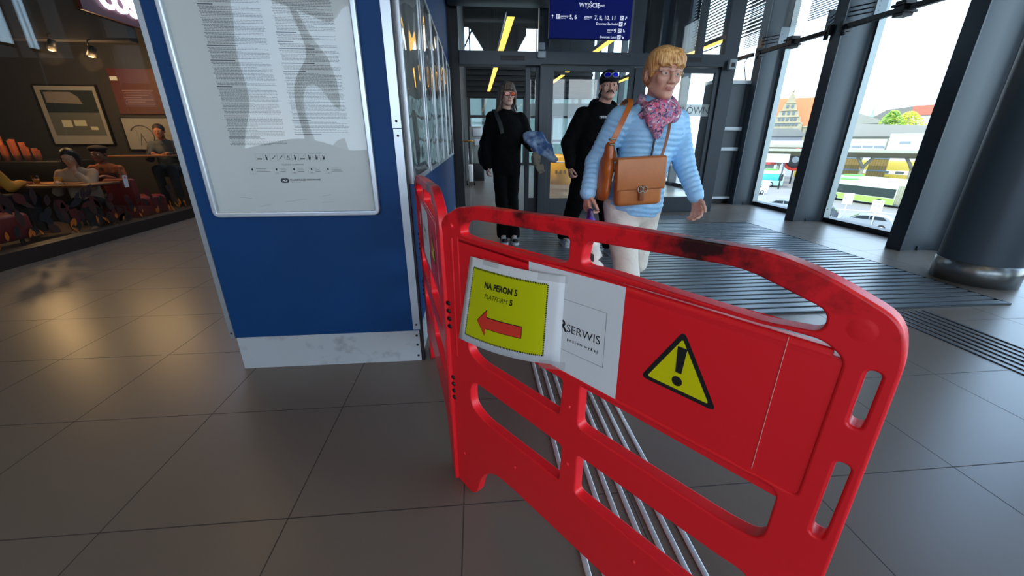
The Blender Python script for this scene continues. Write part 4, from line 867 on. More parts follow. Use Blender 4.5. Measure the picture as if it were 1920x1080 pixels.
# ---------------------------------------------------------------- woman in the light blue quilted jacket
def woman_blue():
    t = thing('person', 'woman in light blue quilted jacket, floral scarf and cream trousers walking past the barrier', 'person', (.92, 2.2, 0))
    Hd = Head((.924, 2.08, 1.507), yaw=4, pitch=3, roll=3, sc=.99)
    nk = V3(.932, 2.13, 1.395); ch = V3(.928, 2.15, 1.26); wa = V3(.905, 2.16, 1.06); hp = V3(.89, 2.17, .90); RT = unit(V3(1, .12, 0))
    sL = V3(.752, 2.14, 1.315); sR = V3(1.082, 2.19, 1.305); eL = V3(.650, 2.17, 1.10); wL = V3(.592, 2.08, .955); eR = V3(1.128, 2.14, 1.10); wR = V3(1.172, 2.04, .935)
    hL = V3(.805, 2.17, .86); hR = V3(.965, 2.19, .86); kL = V3(.845, 2.06, .49); kR = V3(.975, 2.26, .50); aL = V3(.905, 2.10, .095); aR = V3(.985, 2.62, .20)
    v = Vol((.5, 1.75, 0), (1.42, 2.85, 1.70), .009, ((.56, 1.32), (1.88, 2.22), (1.36, 1.66)), .0042)
    Hd.build(v, True, .94); v.cap(Hd.p(0, -.02, -.06), nk, .048, .054, .02)
    v.body([(hp-V3(0, 0, .03), .145, .105), (wa, .115, .09), (ch, .15, .10), (nk-V3(0, 0, .09), .12, .07)], RT)
    for a, b, c, ra in ((sL, eL, wL, .042), (sR, eR, wR, .042)): v.cap(a, b, ra, .034, .02); v.cap(b, c, .034, .024, .01)
    for a, b, c in ((hL, kL, aL), (hR, kR, aR)): v.cap(a, b, .078, .052, .02); v.cap(b, c, .050, .036, .01)
    hand(v, wL, (-.02, -.08, -1), (.9, .2, 0), (0, -1, 0), 1.0, .92); hand(v, wR, (.14, -.25, -1), (-.9, -.25, 0), (.1, -1, 0), .75, .95)
    v.cap(aL, aL+V3(.01, -.12, -.05), .036, .03); v.cap(aR, aR+V3(.0, -.10, -.10), .034, .028)
    v.mesh('body', [SKIN, LIP], t, lambda P: Hd.lipmask(P).astype(int)); Hd.eyes(t, '#6a7f86'); Hd.brows(t, mat('brow_fair', '#9c7450', .7))
    # jacket
    JK = mat('jacket_blue', '#8ac2ec', .4, noise=(6, '#a0d0f4', .3, .8), bump=(22, .35, .02)); v = Vol((.50, 1.85, .80), (1.36, 2.42, 1.47), .0062); rb = (.027, .0055)
    v.body([(hp-V3(0, 0, .015), .163, .125), (wa, .134, .112), (ch, .166, .120), (nk-V3(0, 0, .075), .15, .085)], RT, .025, rb)
    v.cap(nk-V3(0, 0, .04), nk+V3(0, -.005, .0), .062, .066, .02)
    for a, b, c in ((sL, eL, wL), (sR, eR, wR)): v.cap(a, b, .064, .054, .025, rib=rb); v.cap(b, c+(c-b)*.02, .054, .040, .014, rib=rb)
    v.mesh('jacket', [JK], t)
    m = MB(); zp = [V3(.900, 2.016, 1.27), V3(.893, 2.02, 1.17), V3(.888, 2.036, 1.06), V3(.885, 2.04, .93)]; m.tube(zp, .0055, mat('zip', '#3a4048', .4, .5), 8); m.build('zip', t, 'dark front zip')
    # trousers
    TR = mat('trousers_cream', '#ddd6cb', .75, bump=(12, .5, .03)); v = Vol((.65, 1.9, .03), (1.2, 2.8, .96), .008)
    v.body([(hp-V3(0, 0, .04), .150, .115), (hp+V3(0, 0, .02), .14, .11)], RT)
    for a, b, c in ((hL, kL, aL), (hR, kR, aR)): v.cap(a, b, .092, .068, .02); v.cap(b, c+V3(0, 0, .03), .068, .058, .02)
    v.noise(.0032, 34, 1); v.mesh('trousers', [TR], t)
    for a, to in ((aL, aL+V3(.01, -.17, -.05)), (aR, aR+V3(0, -.12, -.17))):
        v = Vol(np.minimum(a, to)-.12, np.maximum(a, to)+.12, .008); z = 0 if a is aL else .045
        h = V3(a[0], a[1]+.03, z); tt = V3(a[0]+.01, a[1]-.18, 0 if a is aL else 0.); tt[2] = h[2] = z; shoe(v, h, tt, .04); v.cap(a, V3(a[0], a[1]-.01, z+.05), .04, .04, .02); o = v.mesh('shoe', [mat('shoe_beige', '#b7a68e', .5)], t)
        sole(o, h, tt, .036, WHITE)
    # hair: short, copper blond, swept fringe
    HR = hairmat('hair_copper', '#a8703a', '#e6b878'); v = Vol(Hd.c-.16, Hd.c+.16, .0042); A = Hd.A
    E = lambda x, y, z, r, k=.012, op='u': v.ell(Hd.p(x, y, z), np.array(r)*Hd.s, A, k, op)
    E(0, -.016, .046, (.082, .098, .086)); E(0, -.065, .0, (.070, .045, .06), .03)
    v.put(lambda X, Y, Z: (X-Hd.c[0])*A[2][0]+(Y-Hd.c[1])*A[2][1]+(Z-Hd.c[2])*A[2][2]+.022+((X-Hd.c[0])*A[1][0]+(Y-Hd.c[1])*A[1][1])*-.55, Hd.c-.16, Hd.c+.16, .008, 's')
    v.ell(Hd.p(0, .125, -.028), np.array((.072, .075, .085))*Hd.s, A, .008, 's'); E(0, .08, -.08, (.10, .08, .06), .006, 's')
    for q in (-1, 1):
        E(q*.045, .02, .066, (.044, .058, .042), .03); E(q*.072, .022, .020, (.012, .022, .036), .012); E(q*.082, -.012, -.006, (.016, .020, .032), .005, 's')
    for i in range(11):
        x = -.058+i*.0117; v.cap(Hd.p(x*.6+.01, .045, .096), Hd.p(x*1.1, .094-abs(x)*.35, .043-.008*math.sin(i*2)), .014, .005, .012)
    v.mesh('hair', [HR], t)
    # rimless glasses
    m = MB(); gm = mat('glasses_wire', '#c9c2b8', .25, .7)
    for q in (-1, 1):
        ring = [Hd.p(q*.031+.022*math.cos(a), .1045-.25*abs(.022*math.cos(a)+q*.031-.02*q)*1., .002+.0145*math.sin(a)) for a in np.linspace(0, 2*math.pi, 17)]; m.tube(ring, .0007, gm, 6, False)
        m.tube([Hd.p(q*.053, .094, .010), Hd.p(q*.074, .06, .010), Hd.p(q*.080, -.005, .008)], .0014, gm, 6)
    m.tube([Hd.p(-.009, .105, .008), Hd.p(0, .112, .010), Hd.p(.009, .105, .008)], .0009, gm, 6); m.build('glasses', t, 'thin rimless glasses')
    # scarf
    SC = spots('floral_scarf', '#c05a78', ['#c43a63', '#d98aa2', '#262c50', '#8d86ad', '#d7556f', '#c9a8b8', '#1b2040', '#a0648c', '#e8d4da', '#3a3560'], 58, .8); v = Vol((.70, 1.90, 1.10), (1.15, 2.30, 1.50), .0055)
    n = 20; c = V3(.926, 2.118, 1.365)
    for j, (rx, ry, dz, rr) in enumerate(((.078, .072, .020, .022), (.094, .086, -.018, .026))):
        pts = [c+V3(rx*math.cos(a), ry*math.sin(a)-.01, dz+.014*math.sin(3*a+j)-.018*math.sin(-a)) for a in np.linspace(0, 2*math.pi, n)]
        for a, b in zip(pts[:-1], pts[1:]): v.cap(a, b, rr, rr, .012)
    v.body([(c+V3(-.045, -.095, .0), .06, .03), (c+V3(-.03, -.105, -.07), .052, .026), (c+V3(-.03, -.112, -.135), .018, .014)], (1, 0, 0), .02)
    v.noise(.005, 62, 3); v.mesh('scarf', [SC], t)
    # ring
    m = MB(); m.lathe([(.0092, -.001), (.0104, 0), (.0092, .001)], tuple(wR+V3(.02, -.05, -.115)), mat('gold', '#d8b35a', .2, 1), 14); 
    return t, dict(sL=sL, sR=sR, wL=wL, wR=wR, eL=eL, ch=ch, wa=wa, hp=hp)
WB, J = woman_blue()
# crossbody bag in front
def tanbag():
    LE = mat('tan_leather', '#a8622f', .42, noise=(12, '#b46d38', .3, .8), bump=(60, .08)); LD = mat('tan_leather_dark', '#7c4320', .45)
    a, b = (.797, 1.945, .875), (1.035, 2.015, 1.098); M = Matrix.Translation((.822, 1.985, 1.005)) @ Matrix.Rotation(R(-3), 4, 'Y') @ Matrix.Rotation(R(2), 4, 'Z') @ Matrix.Translation((-.92, -1.985, -.98))
    t = thing('crossbody_bag', 'square tan leather crossbody bag with flap and ring clasp hanging before the woman in blue', 'bag', (.82, 1.98, .88))
    m = MB(); m.rbox(a, b, .022, LE, M, 3); m.build('bag_body', t)
    m = MB(); m.rbox((.790, 1.936, .955), (1.042, 1.948, 1.108), .006, LE, M, 3); m.rbox((.79, 1.94, 1.094), (1.042, 2.018, 1.112), .008, LE, M, 3); m.box((.797, 1.9345, .960), (1.035, 1.936, .9615), LD, M); m.build('flap', t)
    m = MB(); m.rbox((.905, 1.928, .90), (.932, 1.94, .975), .004, LD, M)
    for s in (-1, 1):
        pts = [M @ Vector((.9185+s*.012+.012*math.cos(k*.7), 1.926, .958+.016*math.sin(k*.7))) for k in range(10)]; m.tube(pts, .0028, mat('clasp_metal', '#8f887c', .3, .9), 8)
    m.build('clasp', t, 'metal ring clasp')
    m = MB(); m.strap([(.925, 1.99, 1.115), (.945, 1.995, 1.20), (.962, 2.015, 1.28), (.985, 2.07, 1.37), (1.0, 2.13, 1.40)], (0, -1, .2), .014, .004, LD); m.build('strap', t, 'narrow dark brown strap')
    m = MB(); m.strap([(.70, 1.99, 1.115), (.692, 2.01, 1.15), (.69, 2.05, 1.20)], (-.3, -1, .2), .014, .004, LD); m.build('strap', t, 'narrow dark brown strap')
tanbag()
def tanbag2():
    LE = mat('cognac_leather', '#b5611f', .35, noise=(9, '#96491a', .35, .7)); LD = MC['tan_leather_dark']
    t = thing('shoulder_bag', 'cognac brown shoulder bag squeezed under the right arm of the woman in blue', 'bag', (.71, 2.06, .93))
    v = Vol((.58, 1.9, .86), (.84, 2.3, 1.24), .006); v.body([(V3(.672, 2.035, 1.175), .020, .03), (V3(.672, 2.05, 1.08), .028, .06), (V3(.668, 2.07, .985), .034, .085)], (1, 0, 0), .02); v.noise(.003, 40, 2); v.mesh('bag_body', [LE], t)
    m = MB(); m.strap([(.672, 2.02, 1.185), (.700, 2.015, 1.25), (.738, 2.03, 1.33), (.770, 2.06, 1.385), (.780, 2.12, 1.405), (.78, 2.19, 1.39), (.76, 2.24, 1.32), (.73, 2.25, 1.22), (.70, 2.2, 1.1)], [(0, -1, 0), (0, -1, .2), (0, -1, .5), (0, -.5, 1), (0, 0, 1), (0, .5, 1), (0, 1, .3), (0, 1, 0), (0, 1, 0)], .026, .005, LE)
    for z in (1.19, 1.215): m.tube([(.658, 2.012, z), (.692, 2.008, z+.004)], .005, mat('clasp_metal', '#8f887c', .3, .9), 8)
    m.build('strap', t)
tanbag2()
def printbag():
    PB = spots('printed_plastic', '#d8d4cf', ['#e6e2dc', '#3b2f35', '#8d4a4c', '#d8cfc8', '#c99b8d', '#efe9e2'], 20, .3); PU = spots('purple_plastic', '#5b2aa0', ['#5b2aa0', '#2b1a52', '#8e3f9d', '#4733b8'], 30, .3)
    t = thing('carrier_bag', 'crumpled purple carrier bag with spotted print in the hand of the woman in blue', 'bag', (.63, 2.04, .42))
    v = Vol((.50, 1.90, .40), (.80, 2.2, .90), .006); v.body([(V3(.60, 2.03, .86), .016, .02), (V3(.605, 2.03, .78), .032, .028), (V3(.625, 2.04, .68), .04, .03), (V3(.64, 2.04, .55), .052, .034), (V3(.655, 2.04, .46), .050, .03)], (1, 0, 0), .015); v.noise(.007, 48, 5)
    v.mesh('bag_body', [PU, PB], t, lambda P: (P[:, 2] < .70).astype(int))
printbag()

# ---------------------------------------------------------------- man with cap behind her
def man_black():
    t = thing('person', 'man in black hoodie and black cap with moustache walking behind the woman in blue', 'person', (1.25, 4.3, 0))
    Hd = Head((1.345, 4.24, 1.685), yaw=-7, pitch=-4, sc=1.08); RT = unit(V3(1, .1, 0))
    nk = V3(1.325, 4.30, 1.535); ch = V3(1.30, 4.33, 1.36); wa = V3(1.27, 4.34, 1.10); hp = V3(1.25, 4.34, .93)
    sL = V3(1.115, 4.31, 1.44); sR = V3(1.50, 4.36, 1.43); eL = V3(.99, 4.36, 1.16); wL = V3(.995, 4.26, .93); eR = V3(1.60, 4.40, 1.16); wR = V3(1.60, 4.30, .94)
    hL = V3(1.16, 4.34, .90); hR = V3(1.34, 4.35, .90); kL = V3(1.12, 4.44, .50); kR = V3(1.42, 4.22, .50); aL = V3(1.055, 4.62, .10); aR = V3(1.47, 4.15, .10)
    v = Vol((.85, 3.85, 0), (1.75, 4.85, 1.90), .011, ((1.2, 1.5), (4.05, 4.4), (1.5, 1.85)), .0055)
    Hd.build(v); v.cap(Hd.p(0, -.02, -.06), nk, .058, .062, .02); v.body([(hp, .15, .10), (wa, .135, .10), (ch, .17, .11), (nk-V3(0, 0, .08), .14, .07)], RT)
    for a, b, c in ((sL, eL, wL), (sR, eR, wR)): v.cap(a, b, .05, .04, .02); v.cap(b, c, .04, .028)
    for a, b, c in ((hL, kL, aL), (hR, kR, aR)): v.cap(a, b, .08, .055, .02); v.cap(b, c, .052, .038); v.cap(c, c+V3(0, -.12, -.06), .036, .03)
    hand(v, wL, (.12, -.2, -1), (.9, .2, 0), (0, -1, 0), 1.1, 1.02); hand(v, wR, (0, -.2, -1), (-.9, 0, 0), (0, -1, 0), 1., 1.02)
    v.mesh('body', [SKIN, LIP], t, lambda P: Hd.lipmask(P).astype(int)); Hd.eyes(t, '#4a4038'); DK = hairmat('hair_dark', '#1c120e', '#3a281e')
    m = MB()
    for q in (-1, 1): m.tube([Hd.p(0, .104, -.052), Hd.p(q*.016, .102, -.050), Hd.p(q*.030, .088, -.058), Hd.p(q*.036, .080, -.070)], [.0052, .006, .0045, .002], DK, 8)
    m.build('moustache', t, 'dark drooping moustache')
    HB = mat('hoodie_black', '#050608', .9, spec=.15, bump=(11, .7, .05)); v = Vol((.85, 4.0, .80), (1.78, 4.65, 1.66), .009)
    v.body([(hp-V3(0, 0, .04), .185, .14), (wa, .19, .15), (ch, .205, .145), (nk-V3(0, 0, .075), .17, .10)], RT, .03)
    for a, b, c in ((sL, eL, wL), (sR, eR, wR)): v.cap(a, b, .078, .075, .03); v.cap(b, c+V3(0, 0, .02), .078, .052, .02)
    for k in range(9):
        a = math.pi*k/8; v.ell(nk+V3(.105*math.cos(a), .02+.09*math.sin(a), -.03+.05*math.sin(a)), (.045, .045, .05), None, .02)
    v.noise(.006, 24, 2); v.mesh('hoodie', [HB], t)
    m = MB(); wt = mat('print_white', '#b9bcc0', .6); y = 4.165
    for k in range(7): m.add([(1.262+k*.021, y, 1.395+.004*(k % 2)), (1.278+k*.021, y, 1.395), (1.281+k*.021, y, 1.417), (1.266+k*.021, y, 1.42)], [(0, 1, 2, 3)], wt)
    m.box((1.245, y-.001, 1.398), (1.40, y, 1.402), wt); m.box((1.25, y-.001, 1.412), (1.40, y, 1.416), wt)
    m.add([(1.24, y+.005, 1.265), (1.30, y+.002, 1.235), (1.36, y, 1.20), (1.33, y, 1.19), (1.29, y, 1.215)], [(0, 1, 4), (1, 2, 3, 4)], wt); m.add([(1.25, y+.004, 1.19), (1.30, y, 1.225), (1.285, y, 1.23)], [(0, 1, 2)], wt); m.build('chest_print', t, 'small white print across the chest')
    v = Vol((.95, 3.9, .06), (1.6, 4.8, 1.0), .010); v.body([(hp-V3(0, 0, .06), .17, .125), (hp, .165, .125)], RT)
    for a, b, c in ((hL, kL, aL), (hR, kR, aR)): v.cap(a, b, .11, .095, .03); v.cap(b, c, .095, .085, .02)
    v.noise(.006, 26, 4); v.mesh('trousers', [mat('trousers_black', '#050608', .9, spec=.15, bump=(9, .5, .04))], t)
    for a in (aL, aR):
        h = V3(a[0], a[1]+.05, 0); tt = V3(a[0]+.01, a[1]-.19, 0); v = Vol(np.minimum(h, tt)-V3(.12, .12, .02), np.maximum(h, tt)+V3(.12, .12, .15), .007); shoe(v, h, tt, .050); v.noise(.0025, 90, 1); o = v.mesh('shoe', [mat('sneaker_grey', '#b4bcc0', .5, noise=(60, '#6c7a82', .5, .62))], t); sole(o, h, tt, .05, WHITE)
    v = Vol(Hd.c-.20, Hd.c+.20, .006); A = Hd.A; v.ell(Hd.p(0, -.01, .055), np.array((.090, .108, .090))*Hd.s, A, .01); v.ell(Hd.p(0, .03, -.055), np.array((.14, .14, .090))*Hd.s, A, .006, 's')
    [v.cap(Hd.p(-wq, yq, zq), Hd.p(wq, yq, zq), .0075, .0075, .006) for yq, wq, zq in ((.075, .066, .046), (.09, .070, .045), (.105, .069, .043), (.12, .064, .040), (.135, .056, .036), (.150, .044, .031), (.160, .026, .027))]; v.mesh('cap', [mat('cap_black', '#07080a', .7)], t)
    v = Vol(Hd.c-.2, Hd.c+.15, .006)
    v.ell(Hd.p(0, -.07, -.03), np.array((.07, .04, .06))*Hd.s, A, .02); v.ell(Hd.p(-.06, -.055, -.06), (.025, .03, .035), A, .02); v.mesh('hair', [DK], t)
    m = MB(); fr = mat('goggle_frame', '#8f9aa8', .3, .6); ln = mat('mirror_blue', '#1418c8', .08, .4, emis=None)
    for q in (-1, 1):
        c = [Hd.p(q*.034+.029*math.cos(a), .108-.9*abs(q*.034+.029*math.cos(a))*.42, .082+.020*math.sin(a)) for a in np.linspace(0, 2*math.pi, 19)]; m.tube(c, .0035, fr, 6, False); m.add([tuple(p) for p in c[:-1]], [tuple(range(18))], ln)
    m.tube([Hd.p(-.008, .109, .09), Hd.p(.008, .109, .09)], .004, fr, 6); m.build('sunglasses', t, 'blue mirrored sunglasses on the cap')
man_black()

# ---------------------------------------------------------------- woman in black with orange sunglasses
def woman_black():
    t = thing('person', 'woman in black with mullet hair and orange tinted sunglasses walking through the open doorway', 'person', (.38, 4.75, 0))
    Hd = Head((.372, 4.70, 1.652), yaw=12, pitch=2, sc=.99); RT = unit(V3(1, .1, 0)); DKC = mat('sweater_black', '#060709', .9, spec=.15, bump=(11, .7, .05))
    nk = V3(.36, 4.75, 1.505); ch = V3(.36, 4.76, 1.33); wa = V3(.36, 4.77, 1.10); hp = V3(.36, 4.77, .94)
    sL = V3(.20, 4.76, 1.42); sR = V3(.525, 4.79, 1.42); eL = V3(.13, 4.82, 1.15); wL = V3(.135, 4.74, .91); eR = V3(.615, 4.80, 1.19); wR = V3(.63, 4.58, 1.12)
    hL = V3(.28, 4.77, .90); hR = V3(.44, 4.78, .90); kL = V3(.30, 4.74, .50); kR = V3(.43, 4.80, .50); aL = V3(.315, 4.80, .10); aR = V3(.445, 4.78, .10)
    v = Vol((0, 4.35, 0), (.80, 5.05, 1.82), .010, ((.25, .5), (4.5, 4.85), (1.48, 1.8)), .005)
    Hd.build(v, True, .92); v.cap(Hd.p(0, -.02, -.06), nk, .046, .052, .02); v.body([(hp, .14, .10), (wa, .115, .09), (ch, .14, .10), (nk-V3(0, 0, .08), .12, .065)], RT)
    for a, b, c in ((sL, eL, wL), (sR, eR, wR)): v.cap(a, b, .042, .034, .02); v.cap(b, c, .034, .024)
    for a, b, c in ((hL, kL, aL), (hR, kR, aR)): v.cap(a, b, .075, .05, .02); v.cap(b, c, .048, .034); v.cap(c, c+V3(0, -.12, -.06), .034, .03)
    hand(v, wL, (0, -.1, -1), (.9, .2, 0), (0, -1, 0), .8, .9); hand(v, wR, (.6, -.8, -.2), (0, 0, -1), (-.8, -.5, 0), .9, .9)
    v.mesh('body', [mat('skin_pale', '#d0a896', .5), LIP], t, lambda P: Hd.lipmask(P).astype(int)); Hd.eyes(t)
    v = Vol((-.02, 4.4, .80), (.82, 5.05, 1.58), .009); v.body([(hp-V3(0, 0, .01), .175, .13), (wa, .165, .135), (ch, .185, .13), (nk-V3(0, 0, .085), .15, .085)], RT, .03); v.cap(nk-V3(0, 0, .06), nk-V3(0, 0, .02), .058, .058, .02)
    for a, b, c in ((sL, eL, wL), (sR, eR, wR)): v.cap(a, b, .070, .075, .03); v.cap(b, c, .078, .055, .02)
    v.noise(.006, 24, 5); v.mesh('sweater', [DKC], t)
    v = Vol((.12, 4.55, .05), (.62, 4.98, .98), .009); v.body([(hp-V3(0, 0, .05), .155, .115), (hp, .15, .11)], RT)
    for a, b, c in ((hL, kL, aL), (hR, kR, aR)): v.cap(a, b, .09, .072, .02); v.cap(b, c-V3(0, 0, .01), .072, .078, .02)
    v.noise(.004, 24, 7); v.mesh('trousers', [mat('trousers_black', '#050608', .9, spec=.15, bump=(9, .5, .04))], t)
    for a in (aL, aR):
        h = V3(a[0], a[1]+.04, 0); tt = V3(a[0]+.015, a[1]-.19, 0); v = Vol(np.minimum(h, tt)-V3(.12, .12, .02), np.maximum(h, tt)+V3(.12, .12, .15), .007); shoe(v, h, tt, .043); o = v.mesh('shoe', [mat('sneaker_black', '#111216', .6)], t); sole(o, h, tt, .044, WHITE)
        m = MB()
        for k in range(4): m.tube([(a[0]-.025, a[1]-.07-k*.025, .088-k*.006), (a[0]+.03, a[1]-.075-k*.025, .088-k*.006)], .004, WHITE, 6)
        m.build('laces', t, 'white laces')
    HR = hairmat('hair_mullet', '#2e241e', '#7d6d60'); v = Vol(Hd.c-V3(.19, .19, .26), Hd.c+.17, .0055); A = Hd.A
    E = lambda x, y, z, r, k=.012, op='u': v.ell(Hd.p(x, y, z), np.array(r)*Hd.s, A, k, op)
    E(0, -.016, .048, (.088, .104, .088)); E(0, .125, -.04, (.060, .075, .085), .006, 's')
    for i in range(9):
        x = -.05+i*.0125; v.cap(Hd.p(x*.7, .06, .105), Hd.p(x, .103-abs(x)*.5, .048), .013, .008, .006)
    for q in (-1, 1):
        for i in range(6):
            y = .025-i*.022; v.cap(Hd.p(q*.078, y, .03), Hd.p(q*(.088+.01*(i % 3)), y-.01, -.10-.014*i), .016, .008, .012); v.cap(Hd.p(q*(.088+.01*(i % 3)), y-.01, -.10-.014*i), Hd.p(q*(.105+.006*i), y-.005, -.15-.010*i), .009, .004, .006)
    for i in range(7): v.cap(Hd.p(-.06+i*.02, -.09, 0), Hd.p(-.07+i*.023, -.085, -.17), .024, .01, .012)
    v.mesh('hair', [HR], t)
    m = MB(); fr = mat('frame_brown', '#4a1408', .25); ln = mat('lens_orange', '#d8501a', .12, spec=.6)
    for q in (-1, 1):
        f = lambda a, g: (q*.033+(.0265+g)*np.sign(math.cos(a))*abs(math.cos(a))**.75, .112-.35*abs(q*.033+.0265*math.cos(a))*.9, .004+(.0195+g)*np.sign(math.sin(a))*abs(math.sin(a))**.75)
        c = [Hd.p(*f(a, 0)) for a in np.linspace(0, 2*math.pi, 25)]; m.tube(c, .0032, fr, 6, False); m.add([tuple(p) for p in c[:-1]], [tuple(range(24))], ln); m.tube([Hd.p(q*.06, .09, .012), Hd.p(q*.079, .02, .01), Hd.p(q*.08, -.01, .008)], .0028, fr, 6)
    m.tube([Hd.p(-.008, .112, .012), Hd.p(.008, .112, .012)], .003, fr, 6); m.build('sunglasses', t, 'orange tinted sunglasses')
    # backpack, jacket over the arm, cap
    b = thing('backpack', 'black backpack worn by the woman in black, strap over her shoulder', 'backpack', (.2, 5.0, .95)); v = Vol((-.02, 4.85, .82), (.62, 5.25, 1.56), .011); v.body([(V3(.30, 5.02, .98), .19, .10), (V3(.30, 5.02, 1.40), .17, .09)], (1, .1, 0), .03); v.ell((.10, 4.97, 1.02), (.07, .08, .13), None, .02); v.noise(.004, 24, 1); v.mesh('pack_body', [mat('pack_black', '#0c0d10', .8)], b)
    m = MB()
    for q, x in ((-1, .225), ): m.strap([(x, 4.95, 1.44), (x+.0, 4.84, 1.505), (x+.01, 4.74, 1.495), (x+.03, 4.665, 1.43), (x+.06, 4.628, 1.35), (x+.08, 4.615, 1.26)], [(0, 1, 0), (0, 0, 1), (0, -.5, 1), (0, -1, .4), (0, -1, 0), (0, -1, 0)], .042, .006, mat('strap_grey', '#1d2226', .7))
    m.build('shoulder_strap', b)
    j = thing('denim_jacket', 'faded blue denim jacket hanging folded over the arm of the woman in black', 'jacket', (.74, 4.6, .95)); DN = mat('denim', '#3c5c8c', .85, noise=(9, '#9db4d0', .44, .62), bump=(90, .3)); v = Vol((.50, 4.35, .86), (1.02, 4.80, 1.34), .007)
    v.body([(V3(.60, 4.60, 1.215), .050, .07), (V3(.70, 4.575, 1.21), .065, .065), (V3(.80, 4.56, 1.10), .060, .05), (V3(.885, 4.56, .985), .045, .035)], (0, 1, 0), .03); v.cap((.61, 4.54, 1.18), (.69, 4.50, 1.06), .045, .035, .02); v.cap((.69, 4.50, 1.1), (.86, 4.53, .99), .035, .025, .02); v.noise(.010, 30, 3); v.mesh('jacket_cloth', [DN], j)
    cp = thing('held_cap', 'olive grey baseball cap held below the denim jacket', 'cap', (.69, 4.5, .85)); v = Vol((.55, 4.38, .78), (.85, 4.62, 1.12), .006); v.ell((.668, 4.50, 1.0), (.055, .045, .085), None, .01); v.body([(V3(.70, 4.485, .93), .052, .010), (V3(.735, 4.475, .855), .040, .008)], (1, .2, .35), .012); v.noise(.003, 60, 2); v.mesh('cap_cloth', [mat('cap_olive', '#7c7566', .7, noise=(25, '#4e4a42', .5, .7))], cp)
woman_black()

for o in list(bpy.data.objects):                 # the walkers stand on top of the grating bars
    if o.parent is None and o.name in ('person.001', 'person.002', 'backpack', 'denim_jacket', 'held_cap'): o.location.z += .013

# ================================================================ THE CAFE BEHIND THE GLASS
GXC = -4.75
m = MB(); dkw = mat('cafe_wall', '#2b2a29', .7); m.box((-10, 8.05, 0), (GXC-.1, 8.2, 3.3), dkw); struct(m.build('wall_cafe_back'))
m = MB(); m.box((-10.2, -1, 0), (-10, 8.2, 3.3), dkw); struct(m.build('wall_cafe_left')); m = MB(); m.box((-10, -1.2, 0), (GXC-.1, -1.0, 3.3), dkw); struct(m.build('wall_cafe_front'))
m = MB(); m.box((-10.2, -1.2, 3.3), (GXC-.05, 8.2, 3.5), mat('cafe_ceiling', '#17181a', .8)); struct(m.build('ceiling_cafe'))
m = MB(); m.box((-10.2, -1.2, -.2), (GXC, 8.2, 0), mat('cafe_floor', '#3a2c22', .5)); struct(m.build('floor_cafe'))
for i, (a, b) in enumerate(((-1.0, 1.2), (1.21, 3.2), (3.21, 4.34), (4.35, 5.36), (5.37, 6.385), (6.395, 7.3), (7.31, 8.3))):
    m = MB(); m.box((GXC-.006, a, .15), (GXC+.006, b, 3.3), GLASS); struct(m.build('window_%d' % (10+i)), 'frameless cafe glass pane')
# leaf decal with reflections painted into its shapes, along the foot of the glass
m = MB(); X = GXC+.0075; oc = [mat('decal_reflect_red', '#4a1410', .6), mat('decal_reflect_maroon', '#2c1412', .6), mat('decal_leaf_dark', '#1d1c1e', .6), mat('decal_umber', '#3c2620', .6)]; oo = mat('decal_orange', '#b5651a', .6)
random.seed(11)
def leaf(y, z, l, wd, a, mt, n=10, x=None):
    pts = []
    for k in range(n*2):
        t_ = k/n if k < n else 2-k/n; s = 1 if k < n else -1; u = (t_-.5)*l; w_ = s*wd*math.sin(math.pi*min(max(t_, .0), 1))**.8; pts.append((x or X, y+u*math.cos(a)-w_*math.sin(a), z+u*math.sin(a)+w_*math.cos(a)))
    m.add(pts, [tuple(range(len(pts)))], mt)
for k in range(120):
    y = random.uniform(2.6, 7.7); z = random.uniform(.26, .66)*(1 if y < 5.4 else .8); leaf(y, z, random.uniform(.10, .2), random.uniform(.025, .055), random.uniform(.3, 2.6), random.choice(oc), 9, X+.0004*(k % 9))
for k in range(44):
    y = random.uniform(2.6, 7.8); leaf(y, random.uniform(.2, .3), random.uniform(.05, .13), random.uniform(.010, .022), random.uniform(.9, 2.4), oo, 8, X+.0045)
o = m.build('window_decal'); tag(o, 'dark red and orange leaf decal with painted reflections along the foot of the cafe glass', 'decal')
m = MB(); can = [(-.035, 0), (.035, 0), (.04, .145), (.02, .16), (-.02, .16), (-.04, .145)]; m.add([(X+.006, 5.91+a+.1*b, .6+b) for a, b in can], [tuple(range(6))], WHITE); m.add([(X+.0065, 5.925+a, .715+b) for a, b in ((-.012, 0), (.012, .0), (.014, .022), (-.01, .024))], [(0, 1, 2, 3)], REDP); tag(m.build('cup_decal'), 'white takeaway cup decal with small red mark on the cafe glass', 'decal')
# illuminated shop sign
t = thing('shop_sign', 'maroon shop fascia with glowing white lettering over the cafe glass', 'sign', (-4.68, 6.9, 2.68))
m = MB(); m.box((-4.735, 6.1, 2.69), (-4.70, 8.25, 3.28), mat('fascia_maroon', '#4a1018', .5)); m.build('fascia', t)
m = MB(); m.text('costa', .47, (-4.695, 6.36, 2.80), Y_, Z_, mat('glow_letters', '#efe6ff', .5, emis='#e4dcff', estr=2.2), off=.02, bold=.008, ext=.012); m.build('lettering', t, 'glowing white letters')
